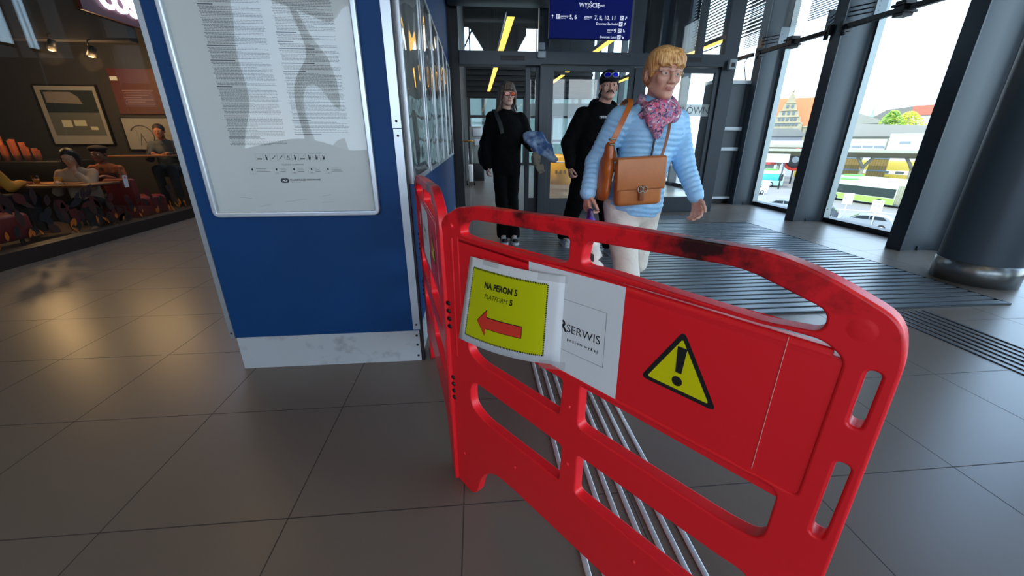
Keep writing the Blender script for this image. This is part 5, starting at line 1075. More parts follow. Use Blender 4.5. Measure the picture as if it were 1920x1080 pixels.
# pictures on the back wall
def picture(x0, x1, z0, z1, lb, kind):
    t = thing('framed_picture', lb, 'picture', ((x0+x1)/2, 8.03, z0)); m = MB(); y = 8.048
    for a, b in (((x0-.02, y-.04, z0-.02), (x1+.02, y, z0)), ((x0-.02, y-.04, z1), (x1+.02, y, z1+.02)), ((x0-.02, y-.04, z0), (x0, y, z1)), ((x1, y-.04, z0), (x1+.02, y, z1))): m.box(a, b, BLK)
    m.build('frame', t); m = MB(); m.box((x0, y-.02, z0), (x1, y-.01, z1), mat('mount_grey', '#8d8a86', .6)); w_, h_ = x1-x0, z1-z0; yy = y-.021
    g = lambda u, v: (x0+u*w_, yy, z0+v*h_)
    if kind == 0:
        m.add([g(.08, .55), g(.93, .55), g(.93, .93), g(.08, .93)], [(0, 1, 2, 3)], mat('pic_dark', '#1f2a2c', .5)); m.add([g(.08, .15), g(.93, .15), g(.93, .55), g(.08, .55)], [(0, 1, 2, 3)], mat('pic_mid', '#5a5c58', .5))
        m.add([(q[0], yy-.001, q[2]) for q in [g(.12, .72), g(.70, .70), g(.66, .82), g(.55, .90), g(.12, .90)]], [(0, 1, 2, 3, 4)], mat('pic_grey', '#77716c', .5))
        for (u, v, a, b) in ((.25, .30, .16, .12), (.45, .32, .2, .1), (.7, .25, .12, .06)): m.add([(q[0], yy-.002, q[2]) for q in [g(u, v), g(u+a, v), g(u+a, v+b), g(u, v+b)]], [(0, 1, 2, 3)], mat('pic_light', '#b9b7a0', .5))
    else:
        c = [(x0+(.28+.2*math.cos(a))*w_, yy-.004, z0+(.42+.34*math.sin(a))*h_) for a in np.linspace(-.5, 2.6, 18)]; m.tube(c, .008, mat('pic_line', '#5c5350', .6), 5)
        m.tube([(x0+.22*w_, yy-.004, z0+.12*h_), (x0+.27*w_, yy-.004, z0+.5*h_), (x0+.34*w_, yy-.004, z0+.12*h_)], .006, mat('pic_line', '#5c5350', .6), 5)
    m.build('print', t)
picture(-7.36, -6.4, 1.13, 2.05, 'large framed cafe picture in a grey mount on the dark back wall', 0)
picture(-6.16, -5.2, 1.04, 1.56, 'smaller framed line drawing on the back wall behind the seated man', 1)
t = thing('menu_board', 'maroon cafe menu board with pale text lines on the back wall', 'board', (-5.7, 8.03, 1.62)); m = MB(); m.box((-6.13, 8.02, 1.62), (-5.3, 8.048, 2.32), mat('fascia_maroon', '#4a1018', .5)); m.box((-6.11, 8.01, 2.14), (-6.0, 8.02, 2.2), WHITE); m.build('board_panel', t)
m = MB()
for k in range(7): m.box((-5.98+.02*(k % 3), 8.012, 1.98-k*.035), (-5.98+random.uniform(.25, .5), 8.019, 1.99-k*.035), mat('board_text', '#8d6a68', .6))
m.build('menu_text', t)
for i, (x, y, z, lb) in enumerate(((-5.86, 6.86, 2.40, 'left small warm spotlight under the cafe ceiling'), (-5.37, 6.86, 2.33, 'right small warm spotlight under the cafe ceiling'), (-6.7, 6.35, 1.95, 'unseen low warm lamp added to brighten the stacked cups'))):  # the third lamp is added out of view to warm the cups
    t = thing('spotlight', lb, 'lamp', (x, y, z), 'cafe spotlights'); M = Matrix.Translation((x, y, z)) @ Matrix.Rotation(R(25), 4, 'Y'); m = MB(); m.lathe([(.02, .12), (.045, .10), (.05, -.02), (.046, -.02), (.0, .02)], (0, 0, 0), BLK, 20, M=M); m.tube([(x, y, z+.1), (x, y, z+.17), (x, y+.07, z+.2)] if i < 2 else [(x, y, z+.1), (x, y, 3.29)], .008, BLK, 8); m.build('lamp_housing', t)
    m = MB(); m.ell((x, y, z-.015), (.038, .038, .02), mat('warm_bulb', '#ffd9a0', .5, emis='#ffb464', estr=14), None, 12, 8); m.build('bulb', t)
    l = bpy.data.lights.new('spot_light', 'POINT'); l.energy = 16 if i < 2 else 24; l.color = (1, .56, .24); l.shadow_soft_size = .12; lo = bpy.data.objects.new('spot_light', l); COL.objects.link(lo); lo.location = (x-.02, y, z-.09)
m = MB(); m.box((-9, 6.92, 2.52), (GXC-.1, 7.08, 3.3), mat('beam_dark', '#121214', .7)); struct(m.build('trim_50'), 'dark soffit beam of the cafe')
# counter with stacked paper cups
m = MB(); m.rbox((-7.7, 6.7, 0), (-6.2, 7.3, .90), .01, mat('counter_dark', '#14110f', .5)); tag(m.build('cafe_counter'), 'black cafe counter under the stacked cups', 'counter')
oc1 = mat('paper_cup', '#c8714a', .6)
for i in range(11):
    x = -7.30+i*.072; z = .903; n = (8, 12, 9, 14, 7, 10, 11, 9, 6, 5, 4)[i]; m = MB()
    for k in range(n): m.lathe([(.0, 0), (.026, 0), (.034, .085), (.036, .088), (.033, .086)], (x, 6.85+.05*(i % 2), z+k*.022), oc1, 14)
    tag(m.build('cup_stack'), 'stack of orange lit paper cups on the black cafe counter', 'cups', 'stacks of paper cups on the cafe counter')
# tables, sofa, stools
def table(x0, x1, y0, y1, z, lb, mt):
    t = thing('cafe_table', lb, 'table', ((x0+x1)/2, (y0+y1)/2, 0)); m = MB(); m.rbox((x0, y0, z-.03), (x1, y1, z), .008, mt); m.build('table_top', t)
    for x in (x0+.06, x1-.06):
        for y in (y0+.06, y1-.06): m = MB(); m.bar((x, y, .0), (x, y, z-.03), .03, .03, ALU if z > .8 else ANTHD); m.build('leg', t)
    return t
WOOD = mat('table_wood', '#7a4a28', .45)
table(-6.0, -4.95, 5.55, 6.1, .665, 'low wooden cafe table before the woman in beige', WOOD); table(-5.75, -4.88, 7.0, 7.35, .97, 'high wooden cafe bar table before the seated man', WOOD)
t = thing('cafe_sofa', 'dark red cafe sofa at the left behind the glass', 'sofa', (-6.1, 4.9, 0)); RS = mat('sofa_red', '#7a1212', .6); m = MB(); m.rbox((-6.3, 4.45, .12), (-5.25, 5.1, .42), .05, RS); m.build('seat', t); m = MB(); m.rbox((-6.3, 4.35, .12), (-5.25, 4.5, .66), .05, RS); m.build('backrest', t)
for x in (-6.2, -5.35):
    for y in (4.45, 5.0): m = MB(); m.tube([(x, y, 0), (x, y, .12)], .02, BLK, 8); m.build('leg', t)
t = thing('cafe_sofa', 'dark red padded cafe bench beside the woman in beige', 'sofa', (-5.4, 6.55, 0)); m = MB(); m.rbox((-5.95, 6.3, .1), (-4.95, 6.85, .40), .05, RS); m.build('seat', t); m = MB(); m.rbox((-5.3, 6.22, .3), (-4.9, 6.30, .68), .03, RS); m.build('backrest', t)
for x in (-5.85, -5.02):
    for y in (6.36, 6.78): m = MB(); m.tube([(x, y, 0), (x, y, .1)], .02, BLK, 8); m.build('leg', t)
t = thing('bar_stool', 'tall bar stool under the man at the high table', 'stool', (-5.3, 7.62, 0)); m = MB(); m.rbox((-5.48, 7.47, .60), (-5.12, 7.78, .65), .02, BLK); m.build('seat', t)
for x in (-5.44, -5.16):
    for y in (7.5, 7.74): m = MB(); m.tube([(x, y, 0), (x*.6+-5.3*.4, y, .6)], .012, ALU, 8); m.build('leg', t)
# things on the tables
m = MB(); m.lathe([(0, 0), (.026, 0), (.036, .11), (.034, .11), (.025, .006), (0, .006)], (-5.72, 5.80, .665), glassmat('drink_glass', (.9, .8, .6), .9), 20); m.lathe([(0, .007), (.025, .007), (.032, .06), (0, .06)], (-5.72, 5.80, .665), mat('iced_coffee', '#a8742e', .3), 20); tag(m.build('drink_glass'), 'tall glass of iced coffee on the low cafe table', 'glass')
m = MB(); m.lathe([(0, 0), (.035, 0), (.04, .07), (.036, .07), (.032, .006), (0, .006)], (-5.50, 5.85, .672), mat('yellow_cup', '#c98a2e', .4), 20); tag(m.build('coffee_cup'), 'amber cup on the tray before the woman in beige', 'cup')
m = MB(); m.rbox((-5.66, 5.72, .665), (-5.20, 5.98, .675), .004, mat('tray_orange', '#c77a35', .5)); tag(m.build('serving_tray'), 'flat orange lit tray on the low cafe table', 'tray')
m = MB(); m.rbox((-5.15, 7.1, .97), (-5.0, 7.2, .98), .003, mat('orange_card', '#d8772a', .5)); tag(m.build('napkin'), 'small orange card on the high table', 'napkin')
def sitter(lb, x, y, hz, yaw, top, hair, skinc, armz, kind):
    """seated customer: seat height follows from the head height"""
    t = thing('person', lb, 'person', (x, y, 0)); A = head_frame(yaw); f = A[1]; r = A[0]; H = V3(x, y, hz); Hd = Head(H+f*.04, yaw, 10 if kind == 0 else 0, 0, .98)
    nk = H-f*.01-V3(0, 0, .13); ch = H-f*.04-V3(0, 0, .28); hp = H-f*.08-V3(0, 0, .60); seat = hp[2]
    SK = mat('skin_'+skinc, skinc, .5); v = Vol(np.array([x-.55, y-.62, 0.]), np.array([x+.55, y+.62, hz+.16]), .013)
    Hd.build(v); v.cap(Hd.p(0, -.02, -.06), nk, .048, .055, .02); v.body([(hp, .14, .10), (ch, .14, .095), (nk-V3(0, 0, .07), .12, .06)], r)
    arms = []
    for q in (-1, 1):
        s_ = nk-V3(0, 0, .08)+r*q*.16; 
        if kind == 0 and q > 0: e_ = s_+f*.20-V3(0, 0, .16); w_ = Hd.p(.035, .085, -.185)
        else: e_ = s_+r*q*.06+f*.08-V3(0, 0, .22); w_ = e_+f*.22-r*q*.12+V3(0, 0, armz-e_[2])*.9
        v.cap(s_, e_, .042, .036, .02); v.cap(e_, w_, .034, .025); arms.append((s_, e_, w_))
        hand(v, w_, (f-r*q*.4) if not (kind == 0 and q > 0) else (-f*.1+V3(0, 0, 1)*.9-r*.2), (0, 0, -1) if not (kind == 0 and q > 0) else -f, -r*q+V3(0, 0, .5), .9, .9)
        k_ = hp+r*q*.10+f*.40; an = V3(k_[0], k_[1], .09)-f*.03; v.cap(hp+r*q*.08, k_, .08, .06, .02); v.cap(k_, an, .055, .04); v.cap(an, an+f*.12-V3(0, 0, .04), .036, .03)
    v.mesh('body', [SK, LIP], t, lambda P: Hd.lipmask(P).astype(int)); Hd.eyes(t)
    v = Vol(np.array([x-.5, y-.5, seat-.1]), np.array([x+.5, y+.5, hz]), .012); v.body([(hp, .165, .125), (ch, .165, .12), (nk-V3(0, 0, .065), .14, .08)], r, .03)
    for a, b, c in arms: v.cap(a, b, .062, .055, .03); v.cap(b, b+(c-b)*.85, .055, .042, .02)
    v.noise(.006, 26, 3); v.mesh('top', [top], t)
    v = Vol(np.array([x-.5, y-.62, .06]), np.array([x+.5, y+.62, seat+.16]), .013); v.body([(hp-V3(0, 0, .02), .155, .12), (hp+V3(0, 0, .03), .15, .12)], r)
    for q in (-1, 1): k_ = hp+r*q*.10+f*.40; an = V3(k_[0], k_[1], .12)-f*.03; v.cap(hp+r*q*.08, k_, .095, .075, .02); v.cap(k_, an, .07, .055)
    v.mesh('trousers', [mat('dark_jeans', '#181c26', .8)], t)
    v = Vol(Hd.c-.2, Hd.c+.2, .008); v.ell(Hd.p(0, -.018, .046), (.080, .096, .081), Hd.A, .01); v.ell(Hd.p(0, .115, -.035), (.070, .09, .095), Hd.A, .006, 's')
    if kind == 0: v.ell(Hd.p(0, -.10, .0), (.07, .06, .09), Hd.A, .03); [v.ell(Hd.p(q*.07, -.03, -.03), (.03, .05, .08), Hd.A, .03) for q in (-1, 1)]
    if kind == 1: v.ell(Hd.p(0, -.02, .085), (.11, .12, .045), Hd.A, .02)
    if kind == 3: v.ell(Hd.p(0, -.09, -.08), (.08, .06, .14), Hd.A, .03)
    v.mesh('hair' if kind != 1 else 'beret', [hair], t)
sitter('woman in beige top resting her chin on her hand at the cafe table', -5.40, 6.02, .98, 22, mat('top_beige', '#a98a74', .8), mat('hair_black', '#120d0c', .5), '#b98466', .70, 0)
sitter('person in dark beret sitting beside the woman in beige', -5.52, 6.62, 1.0, 12, mat('top_orange', '#a8501c', .7, noise=(8, '#3a1410', .45, .6)), mat('beret', '#1c0c0e', .8), '#7c4a38', .72, 1)
sitter('man with short hair in dark vest sitting high at the bar table', -5.30, 7.62, 1.33, 20, mat('vest_dark', '#26292c', .8, noise=(5, '#54585a', .5, .6)), mat('hair_short', '#22160f', .6), '#b06a4a', 1.0, 2)
sitter('person in yellow coat at the far left of the cafe seen from behind', -5.85, 5.35, 1.10, 170, mat('coat_yellow', '#b8802a', .8), mat('hair_red', '#8f2a14', .6), '#b06a4a', .70, 3)

# ================================================================ OUTSIDE: bus station and town, one storey and a half below
GZ = -7.3
def PD(az, d, e=None, z=0.):
    return Vector((d*math.cos(R(az)), d*math.sin(R(az)), (HC+d*math.tan(R(e))) if e is not None else z))
def frame(az, d, z=GZ):       # local x = to the right, y = away, z = up
    a = R(az); return Matrix(((math.sin(a), math.cos(a), 0, d*math.cos(a)), (-math.cos(a), math.sin(a), 0, d*math.sin(a)), (0, 0, 1, z), (0, 0, 0, 1)))
m = MB(); m.box((6.2, -120, GZ-.3), (420, 420, GZ), mat('asphalt', '#7d756e', .8, noise=(.15, '#8b837b', .3, .8))); m.box((-60, 20.5, GZ-.3), (6.2, 420, GZ), MC['asphalt']); struct(m.build('ground_outside'))
m = MB()
for az, d in ((44, 66), (49, 66)):
    M = frame(az, d); m.box((-9, -.15, .0), (9, .15, .02), WHITE, M)
for k in range(7): M = Matrix.Translation((40+k*.3, 44-k*3.1, GZ)) @ Matrix.Rotation(R(18), 4, 'Z'); m.box((-2.4, -.08, 0), (2.4, .08, .02), WHITE, M)
struct(m.build('road_markings'))
def wheel(m, c, ax, r, wd):
    q = Vector(ax).to_track_quat('Z', 'Y').to_matrix().to_4x4(); M = q
    m.lathe([(0, -wd/2), (r*.92, -wd/2), (r, -wd*.3), (r, wd*.3), (r*.92, wd/2), (0, wd/2)], c, mat('tyre', '#17181a', .8), 24, M=M); m.lathe([(0, wd/2+.01), (r*.6, wd/2+.01), (r*.62, wd/2)], c, ALU, 18, M=M)
    m.lathe([(0, -wd/2-.01), (r*.6, -wd/2-.01), (r*.62, -wd/2)], c, ALU, 18, M=M)
def car(pos, ang, col, lb, group='cars parked below the window'):
    t = thing('car', lb, 'car', (0, 0, 0), group); cm = mat('car_'+col, col, .25, .3, coat=.6); wn = mat('car_window', '#1c262c', .1)
    prof = rnd([(-2.12, .28), (-2.1, .78), (-1.95, .95), (-1.62, 1.02), (-1.0, 1.44), (.35, 1.50), (1.75, 1.40), (2.06, 1.0), (2.12, .7), (2.08, .3)], [.1, .1, .1, .2, .25, .5, .25, .15, .1, .1], 4)
    arch = lambda cx: [(cx+.36*math.cos(a), .32+.36*math.sin(a)) for a in np.linspace(math.pi, 0, 9)]
    m = MB(); low = [p for p in prof if p[1] > .5]; pts = [(-2.12, .3), *[(-2.12, .3)], ] 
    bottom = [(2.08, .25)] + [(x, z) for x, z in reversed(arch(1.32)[:])] + [(x, z) for x, z in reversed(arch(-1.32))] + [(-2.12, .25)]
    up = [(-2.14, .6), (-2.06, .86), (-1.75, .98), (-1.05, 1.04), (1.9, 1.04), (2.1, .9), (2.14, .6)]
    m.prism(up+bottom, (0, 0, 0), X_, Z_, -.88, .88, cm); m.build('car_body', t, bevel=.04)
    m = MB(); m.prism(rnd([(-1.3, 1.0), (-.62, 1.42), (.4, 1.50), (1.5, 1.42), (2.02, 1.0)], [.05, .2, .4, .2, .1], 4), (0, 0, 0), X_, Z_, -.76, .76, cm); m.build('cabin', t, bevel=.03)
    for s in (-1, 1):
        for pl in ([(-1.02, 1.07), (-.55, 1.36), (.22, 1.42), (.22, 1.07)], [(.3, 1.07), (.3, 1.42), (1.3, 1.36), (1.62, 1.07)]):
            m = MB(); m.add([(x, s*.765, z) for x, z in pl], [(0, 1, 2, 3)], wn); m.build('side_window', t)
    m = MB(); m.add([(-1.28, -.68, 1.04), (-1.28, .68, 1.04), (-.66, .62, 1.415), (-.66, -.62, 1.415)], [(0, 1, 2, 3)], wn); m.build('windscreen', t)
    m = MB(); [m.rbox((2.08, s*.62-.12, .78), (2.15, s*.62+.12, .92), .02, mat('tail_red', '#c01a14', .3)) for s in (-1, 1)]; m.build('tail_light', t)
    for x in (-1.32, 1.32):
        for s in (-1, 1): m = MB(); wheel(m, (x, s*.80, .32), (0, 1, 0), .32, .2); m.build('wheel', t)
    t.location = pos; t.rotation_euler.z = ang
    return t
a = math.atan2(33.5-36.9, 39.56-36.98)
car((38.9, 35.8, GZ), a, '#8f969c', 'silver grey hatchback parked below the window between the two sign poles')
car((38.5, 41.7, GZ), a+.2, '#4d545c', 'dark grey car in front of the silver hatchback by the window jamb')
car((37.8, 45.9, GZ), a, '#9aa4ae', 'silver car at the foot of the window with the gabled building'); car((35.0, 49.2, GZ), a, '#6b737b', 'grey car half hidden at the left foot of the gabled building window')
car((45.0, 62.0, GZ), a+.9, '#e8eaec', 'small white van like car beyond the parking row', 'cars parked below the window')
# articulated bus
def bus(pos, ang, lb, l1, joint, l3, cols, group=None):
    t = thing('bus', lb, 'bus', (0, 0, 0), group); bw, bl_, bg = cols; W_ = 1.25
    wn = mat('bus_window', '#23302c', .15)
    def sec(x0, x1, front):
        m = MB(); r = rnd([(x0, .35), (x1, .35), (x1, 2.75), (x1-.1, 2.95), (x0+.15, 2.95), (x0, 2.5)], [.15, .1, .1, .15, .3, .3], 4); m.prism([(a_, b_) for a_, b_ in r], (0, 0, 0), X_, Z_, -W_, W_, bw); m.box((x0+.1, -W_-.01, .35), (x1, W_+.01, 1.15), bg); m.box((x0+.12, -W_-.004, 1.18), (x1-.1, W_+.004, 2.38), mat('bus_band', '#1a221f', .3)); m.build('bus_body', t, bevel=.05)
        n = max(2, int((x1-x0)/1.6)); wd = (x1-x0-.3)/n
        for s in (-1, 1):
            for k in range(n): m = MB(); m.box((x0+.15+k*wd+.03, s*(W_+.005)-.01, 1.2), (x0+.15+(k+1)*wd-.03, s*(W_+.005)+.01, 2.35), wn); m.build('side_window', t)
        m = MB(); m.rbox((x0+1.2, -.9, 2.9), (x0+3.2, .9, 3.15), .08, bg if not front else mat('bus_green', '#5cc23a', .4)); m.build('roof_unit', t)
    sec(0, l1, True)
    if front_glass: m = MB(); m.box((-.012, -1.1, 1.1), (.0, 1.1, 2.6), wn); m.build('windscreen', t)
    for x in (1.9, l1-1.7):
        for s in (-1, 1): m = MB(); wheel(m, (x, s*1.15, .48), (0, 1, 0), .48, .28); m.build('wheel', t)
    if joint:
        m = MB(); bel = mat('bellows', '#8c8b74', .8)
        for k in range(7): x = l1+.02+k*joint/7; m.rbox((x, -W_+.03, .45), (x+joint/7*.7, W_-.03, 2.85), .04, bel); m.box((x, -W_+.08, .5), (x+joint/7, W_-.08, 2.8), bel)
        m.build('bellows', t, 'folded grey joint'); sec(l1+joint, l1+joint+l3, False)
        for s in (-1, 1): m = MB(); wheel(m, (l1+joint+2.5, s*1.15, .48), (0, 1, 0), .48, .28); m.build('wheel', t)
    t.location = pos; t.rotation_euler.z = ang; return t
front_glass = True
LG = mat('bus_lime', '#8fb54a', .4); BWM = mat('bus_white', '#b9c2a8', .35); bang = math.atan2(46.1-55.9, 55.3-53.6)
bus((53.7, 56.6, GZ), bang, 'pale green and white articulated bus standing behind the parked cars', 9.6, 2.0, 6, (BWM, None, LG))
bus((60.0, 62.0, GZ), bang, 'white bus with green roof units in the second lane behind the articulated bus', 17.0, 0, 0, (BWM, None, mat('bus_pale', '#b2bf9c', .4)))
t = bus((57.3, 70.8, GZ), math.atan2(3.3, -1.2)+.6, 'short white minibus with light blue side panel behind the left window', 5.6, 0, 0, (BWM, None, mat('bus_mint', '#a9dcb4', .4)))
m = MB(); m.box((.8, -1.30, 1.2), (4.2, -1.28, 2.3), mat('panel_cyan', '#4cb8d8', .4)); m.box((.8, 1.28, 1.2), (4.2, 1.30, 2.3), mat('panel_cyan', '#4cb8d8', .4)); o = m.build('side_panel'); o.location = (0, 0, 0)
for v_ in o.data.vertices: pass
WLo = WL[o.name]; o.parent = t; o.location = WLo; o['label'] = 'light blue side panel'
# sign plates on poles
for (x, y, dz, lb) in ((39.5, 39.0, 2.2, 'left white parking sign on a pole before the bus'), (38.3, 34.6, 2.1, 'right white parking sign on a pole before the bus'), (38.5, 50.4, 2.4, 'white parking sign on a pole in the window with the gabled building')):
    t = thing('parking_sign', lb, 'sign', (x, y, GZ), 'white parking signs'); m = MB(); m.tube([(x, y, GZ), (x, y, GZ+dz+.9)], .05, WHITE, 8); m.build('pole', t); M = frame(math.degrees(math.atan2(y, x)), math.hypot(x, y))
    m = MB(); m.rbox((-.42, -.08, dz-.25), (.42, -.03, dz+.9), .02, mat('plate_white', '#dcdde6', .4), M); m.text('P 1', .42, M @ Vector((-.3, -.085, dz+.25)), M.to_3x3() @ X_, Z_, mat('plate_ink', '#5a5f86', .6)); m.build('plate', t)
# platform canopy with branching posts
def canopy(az, d, x0, x1, z0, z1, lb):
    M = frame(az, d); t = thing('platform_canopy', lb, 'canopy', tuple(M @ Vector((0, 0, 0)))); cm = mat('canopy_concrete', '#7d7a66', .7)
    m = MB(); m.prism([(-2.6, z1-.15), (-2.6, z1+.25), (0, z1), (2.6, z1+.25), (2.6, z1-.15), (0, z0)], M @ Vector((x0, 0, 0)), M.to_3x3() @ Y_, Z_, 0, x1-x0, cm); m.box((x0, -2.75, z1-.1), (x1, -2.6, z1+.35), mat('fascia_pale', '#9b9988', .7), M); m.build('canopy_roof', t)
    k = x0+2
    while k < x1:
        m = MB(); m.tube([M @ Vector((k, 0, 0)), M @ Vector((k, 0, z0*.7))], [.30, .25], mat('post_concrete', '#7e7a6c', .8), 12)
        for s in (-1, 1): m.tube([M @ Vector((k, 0, z0*.68)), M @ Vector((k+s*.5, s*.3, z0*.85)), M @ Vector((k+s*1.1, 0, z0+.1))], [.25, .24, .22], mat('post_concrete', '#7e7a6c', .8), 10)
        m.build('post', t); k += 6.3
canopy(44, 95, -15, 12, 5.4, 6.4, 'long concrete platform canopy on branching posts behind the buses'); canopy(53, 107, -14, 6.5, 5.9, 6.9, 'concrete canopy farther left behind the minibus')
M = frame(43.6, 104.5); t = thing('train', 'yellow train standing behind the platform canopy', 'train', tuple(M @ Vector((0, 0, 0)))); m = MB(); m.rbox((-12, 0, .8), (14, 2.8, 4.6), .25, mat('train_yellow', '#b09a38', .5), M); m.box((-12, -.03, 2.2), (14, .0, 2.9), mat('train_white', '#dcdcd4', .5), M); m.build('train_body', t)
for k in range(12): m = MB(); m.box((-11+k*2.1, -.06, 2.3), (-9.8+k*2.1, -.02, 2.8), mat('train_window', '#54585a', .3), M); m.build('side_window', t)
for i, (x, lb) in enumerate(((-3.4, 'left tan slatted kiosk with grey top under the canopy'), (.3, 'right tan slatted kiosk with grey top under the canopy'))):
    Mk = frame(44, 100); t = thing('slatted_kiosk', lb, 'kiosk', tuple(Mk @ Vector((x, 0, 0))), 'slatted kiosks under the canopy'); m = MB(); m.box((x, 0, .9), (x+2.6, 1.4, 5.4), mat('kiosk_tan', '#8a713a', .6), Mk); m.box((x-.05, -.05, 2.9), (x+2.65, 0, 3.15), mat('kiosk_band', '#6d7a84', .5), Mk); m.box((x-.05, -.05, 5.0), (x+2.65, 1.45, 5.25), mat('kiosk_band', '#6d7a84', .5), Mk)
    for k in range(7): m.box((x+.1+k*.37, -.03, .9), (x+.16+k*.37, 0, 5.0), mat('kiosk_line', '#6a5a34', .6), Mk)
    m.box((x+.2, .1, 0), (x+2.4, 1.3, .9), ANTH, Mk); m.build('kiosk_body', t)
# white sheds and halls
def shed(az, d, x0, x1, y1, z1, col, lb, roof=None, win=0, z0=0, name='station_building'):
    M = frame(az, d); t = thing(name, lb, 'building', tuple(M @ Vector((0, 0, 0)))); m = MB(); m.box((x0, 0, 0), (x1, y1, z1), mat('wall_'+col, col, .7), M); m.build('wall', t)
    if roof: m = MB(); m.prism(roof[0], M @ Vector((0, -.3, 0)), M.to_3x3() @ X_, Z_, -y1-.6, 0, mat('roof_'+roof[1], roof[1], .7)); m.build('roof', t)
    for k in range(win): m = MB(); wx = x0+(k+.5)*(x1-x0)/win; m.box((wx-.8, -.05, z1*.80), (wx+.8, 0, z1*.84+.1), mat('far_window', '#7d8488', .4), M); m.build('window', t)
    return t, M
shed(44.6, 113, -7.5, 3.2, 8, 8.35, '#b4b8be', 'long low white station shed behind the canopy', win=6)
shed(41.2, 112, -3.2, 6.5, 8, 9.4, '#b8bec6', 'taller white station building at the right edge of the window', win=2)
shed(45.5, 126, -8, 9, 8, 9.0, '#86826f', 'tan pitched roof building behind the white shed', roof=([(-8.2, 8.9), (-5, 12.0), (12.5, 11.0), (13, 8.9)], '#8a857b'))
shed(45.9, 165, -9, 6.4, 20, 12.8, '#70797e', 'large grey hall with shallow roof at the left of the tree', roof=([(-12, 12.7), (-7, 16.7), (-3.0, 16.9), (6.6, 13.2), (6.6, 12.7)], '#8b887c'))
shed(41.0, 240, -8, 14, 15, 17.6, '#a9a29c', 'distant houses with red tiled roof above the tree', roof=([(-7.5, 17.4), (-3.5, 21), (14, 21.5), (14, 17.4)], '#b2604a'))
shed(43.2, 214, -7, 4.5, 12, 15, '#9f9f99', 'distant grey roofed house left of the red roof', roof=([(-7, 14.9), (-2, 18.6), (5, 19.5), (5, 14.9)], '#6d6a62'))
shed(53.2, 118, -14, 8.5, 8, 8.0, '#b2b4b8', 'white station shed left of the middle fin', win=6); shed(52.5, 135, -15, 5.5, 10, 9.2, '#76777a', 'grey roofed hall below the gabled building', roof=([(-15, 9.1), (-12, 11.2), (4, 11.0), (6.5, 9.1)], '#74736e'))
# church spire
M = frame(44.75, 300); t = thing('church_spire', 'distant green church spire on the skyline', 'church', tuple(M @ Vector((0, 0, 0)))); m = MB(); m.box((-2.2, 0, 0), (2.2, 4.4, 16), mat('spire_stone', '#b9b39c', .7), M); m.build('tower', t); m = MB(); c = M @ Vector((0, 2, 0)); m.lathe([(2.6, 16), (1.2, 18), (1.4, 19.5), (.5, 21), (.05, 25.5)], tuple(c), mat('spire_copper', '#7c9a94', .6), 10, False); m.build('spire', t)
# old building with stepped gable and orange roof
def old():
    M = frame(52.0, 200); st = mat('old_stone', '#a0967c', .8, noise=(.8, '#8e8468', .3, .8)); t = thing('gabled_building', 'old sandstone building with curved stepped gable and orange tiled roof', 'building', tuple(M @ Vector((0, 0, 0))))
    m = MB(); m.box((-15, 0, 0), (14, 14, 12.9), st, M); m.box((-15, -.3, 12.6), (14, 0, 13.1), mat('old_cornice', '#a89d7e', .8), M); m.build('wall', t)
    m = MB(); X3 = M.to_3x3() @ X_; Y3 = M.to_3x3() @ Y_; m.prism([(0.2, 12.9), (7, 23.6), (13.8, 12.9)], M @ Vector((-15, 0, 0)), Y3, Z_, 0, 29, mat('orange_tiles', '#c0673a', .7)); m.build('roof', t)
    g = [(-5.4, 12.9), (-5.4, 14.2), (-4.5, 14.6), (-4.3, 16.2), (-3.5, 16.7), (-3.2, 18.4), (-2.4, 19.0), (-2.1, 20.9), (-1.4, 21.6), (-1.1, 23.3), (-.5, 24.4), (0, 25.2)]; g = g+[(-x, z) for x, z in reversed(g[:-1])]
    m = MB(); m.prism(g, M @ Vector((0, -1.2, 0)), X3, Z_, -3.5, .0, st); m.box((-5.4, -1.3, 0), (5.4, 0, 12.9), st, M)
    for z, wd in ((14.4, 4.6), (16.5, 3.7), (18.8, 2.7), (21.4, 1.7)): m.box((-wd, -1.5, z-.15), (wd, -1.2, z+.1), MC['old_cornice'], M)
    m.ell(M @ Vector((0, -1, 25.6)), (.5, .5, .6), st, None, 10, 8); m.build('gable', t)
    wm = mat('old_window', '#5c6468', .4)
    for z, xs, h in ((13.2, (-3.3, -2.2, -1.1, 0, 1.1, 2.2, 3.3), 1.0), (15.0, (-2.6, -1.4, 0, 1.4, 2.6), 1.2), (17.2, (-1.6, 0, 1.6), 1.2), (19.6, (-.8, .8), 1.1), (9.2, (-3.9, -1.3, 1.3, 3.9), 2.4), (5.4, (-3.9, -1.3, 1.3, 3.9), 2.4)):
        for x in xs: m = MB(); m.box((x-.42, -1.36, z), (x+.42, -1.2, z+h), wm, M); m.build('window', t)
    for x in (-12.5, -9.8, -7.2, 7.6, 10.2, 12.6):
        for z in (9.2, 5.4): m = MB(); m.box((x-.7, -.1, z), (x+.7, .02, z+2.3), wm, M); m.build('window', t)
    m = MB(); m.box((8, -.4, 12.9), (11, 3, 15.6), st, M); m.box((8.6, -.5, 13.4), (10.4, -.38, 15), wm, M); m.build('dormer', t)
old()
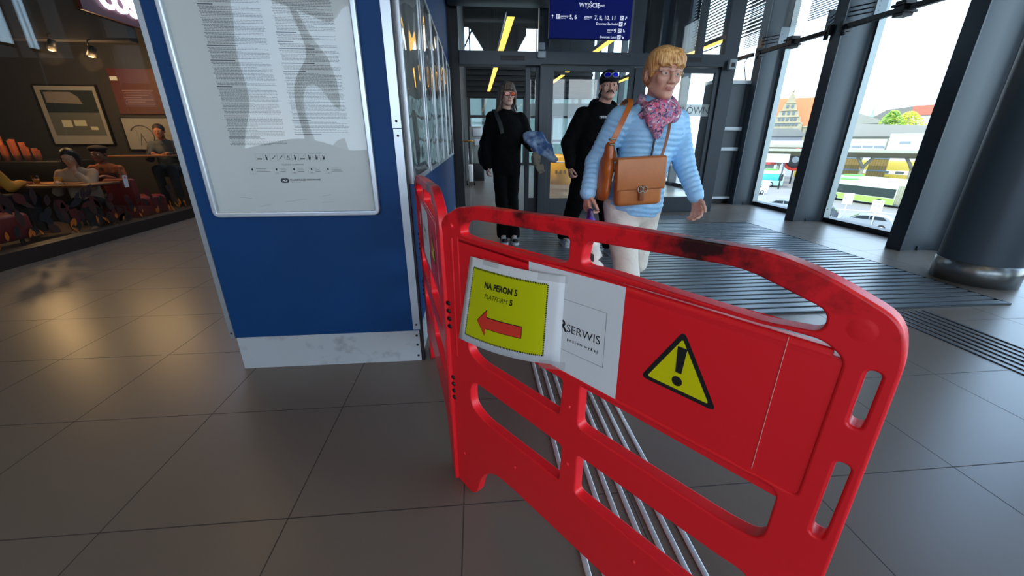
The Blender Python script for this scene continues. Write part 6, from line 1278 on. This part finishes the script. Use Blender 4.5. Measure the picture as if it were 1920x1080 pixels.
# tree
def tree(az, d, top, w_, lb, c1, c2):
    M = frame(az, d); t = thing('tree', lb, 'tree', tuple(M @ Vector((0, 0, 0))), 'trees behind the white sheds'); m = MB(); m.tube([M @ Vector((0, 0, 0)), M @ Vector((0, 0, top*.5))], [.4, .25], mat('bark', '#5a4a3a', .9), 8); m.build('trunk', t)
    m = MB(); lm = mat('leaves_'+c1, c1, .7, noise=(1.2, c2, .4, .65)); rs = random.Random(int(az*10))
    for k in range(2600):
        a_ = rs.random()*6.283; r_ = rs.random()**.5; h_ = rs.random(); x = r_*math.cos(a_)*w_*math.sin(math.pi*(.25+.7*h_)); y = r_*math.sin(a_)*w_*.7; z = top*.42+h_*top*.58; p = M @ Vector((x, y, z)); n1 = Vector((rs.gauss(0, 1), rs.gauss(0, 1), rs.gauss(0, 1))).normalized(); n2 = n1.orthogonal().normalized(); s = rs.uniform(.18, .38)
        m.add([p-n1*s, p+n2*s*.6, p+n1*s, p-n2*s*.6], [(0, 1, 2, 3)], lm)
    m.build('foliage', t)
tree(43.1, 141, 14.9, 3.6, 'green leafy tree at the left of the yellow tree', '#6d9a2e', '#a9b840'); tree(41.9, 152, 15.0, 5.0, 'yellow green autumn tree before the red roofed houses', '#b3b52a', '#d8cf3c')
# red round sign over the stalls
M = frame(50.3, 99); t = thing('round_sign', 'big red ring with dark disc and white centre above the minibus', 'sign', tuple(M @ Vector((0, 0, 0)))); m = MB(); Mx = M @ Matrix.Rotation(R(90), 4, 'X'); MXr = Mx.to_3x3().to_4x4(); cc = tuple(M @ Vector((0, 0, 4.6))); m.lathe([(1.6, -.2), (2.1, -.2), (2.1, .2), (1.6, .2), (1.6, -.2)], cc, mat('ring_red', '#d83a28', .5), 28, M=MXr); m.build('ring', t); m = MB(); m.lathe([(0, .05), (1.6, .05), (1.6, -.05)], cc, mat('disc_dark', '#4a4e54', .5), 24, M=MXr); m.lathe([(0, .12), (.6, .12), (.6, .04)], cc, WHITE, 20, M=MXr); m.build('disc', t); m = MB(); m.tube([M @ Vector((0, .1, 0)), M @ Vector((0, .1, 2.6))], .15, ANTH, 8); m.build('pole', t)
M = frame(54.0, 98); t = thing('market_stall', 'red roofed stall with grey shutters behind the minibus', 'stall', tuple(M @ Vector((0, 0, 0)))); m = MB(); m.box((-4.5, 0, 0), (3, 3, 3.6), mat('stall_grey', '#8d8a86', .7), M); m.build('stall_body', t); m = MB(); m.box((-4.8, -.6, 3.6), (3.3, 3.2, 4.2), mat('stall_red', '#b54a40', .6), M); m.build('roof', t)
M = frame(53.3, 86); t = thing('billboard', 'blank white billboard panel behind the left window', 'billboard', tuple(M @ Vector((0, 0, 0)))); m = MB(); m.box((-3.6, 0, 4.6), (3.6, .2, 6.0), WHITE, M); m.build('board_panel', t)
for s in (-3, 3): m = MB(); m.tube([M @ Vector((s, .1, 0)), M @ Vector((s, .1, 4.6))], .12, ANTH, 8); m.build('post', t)
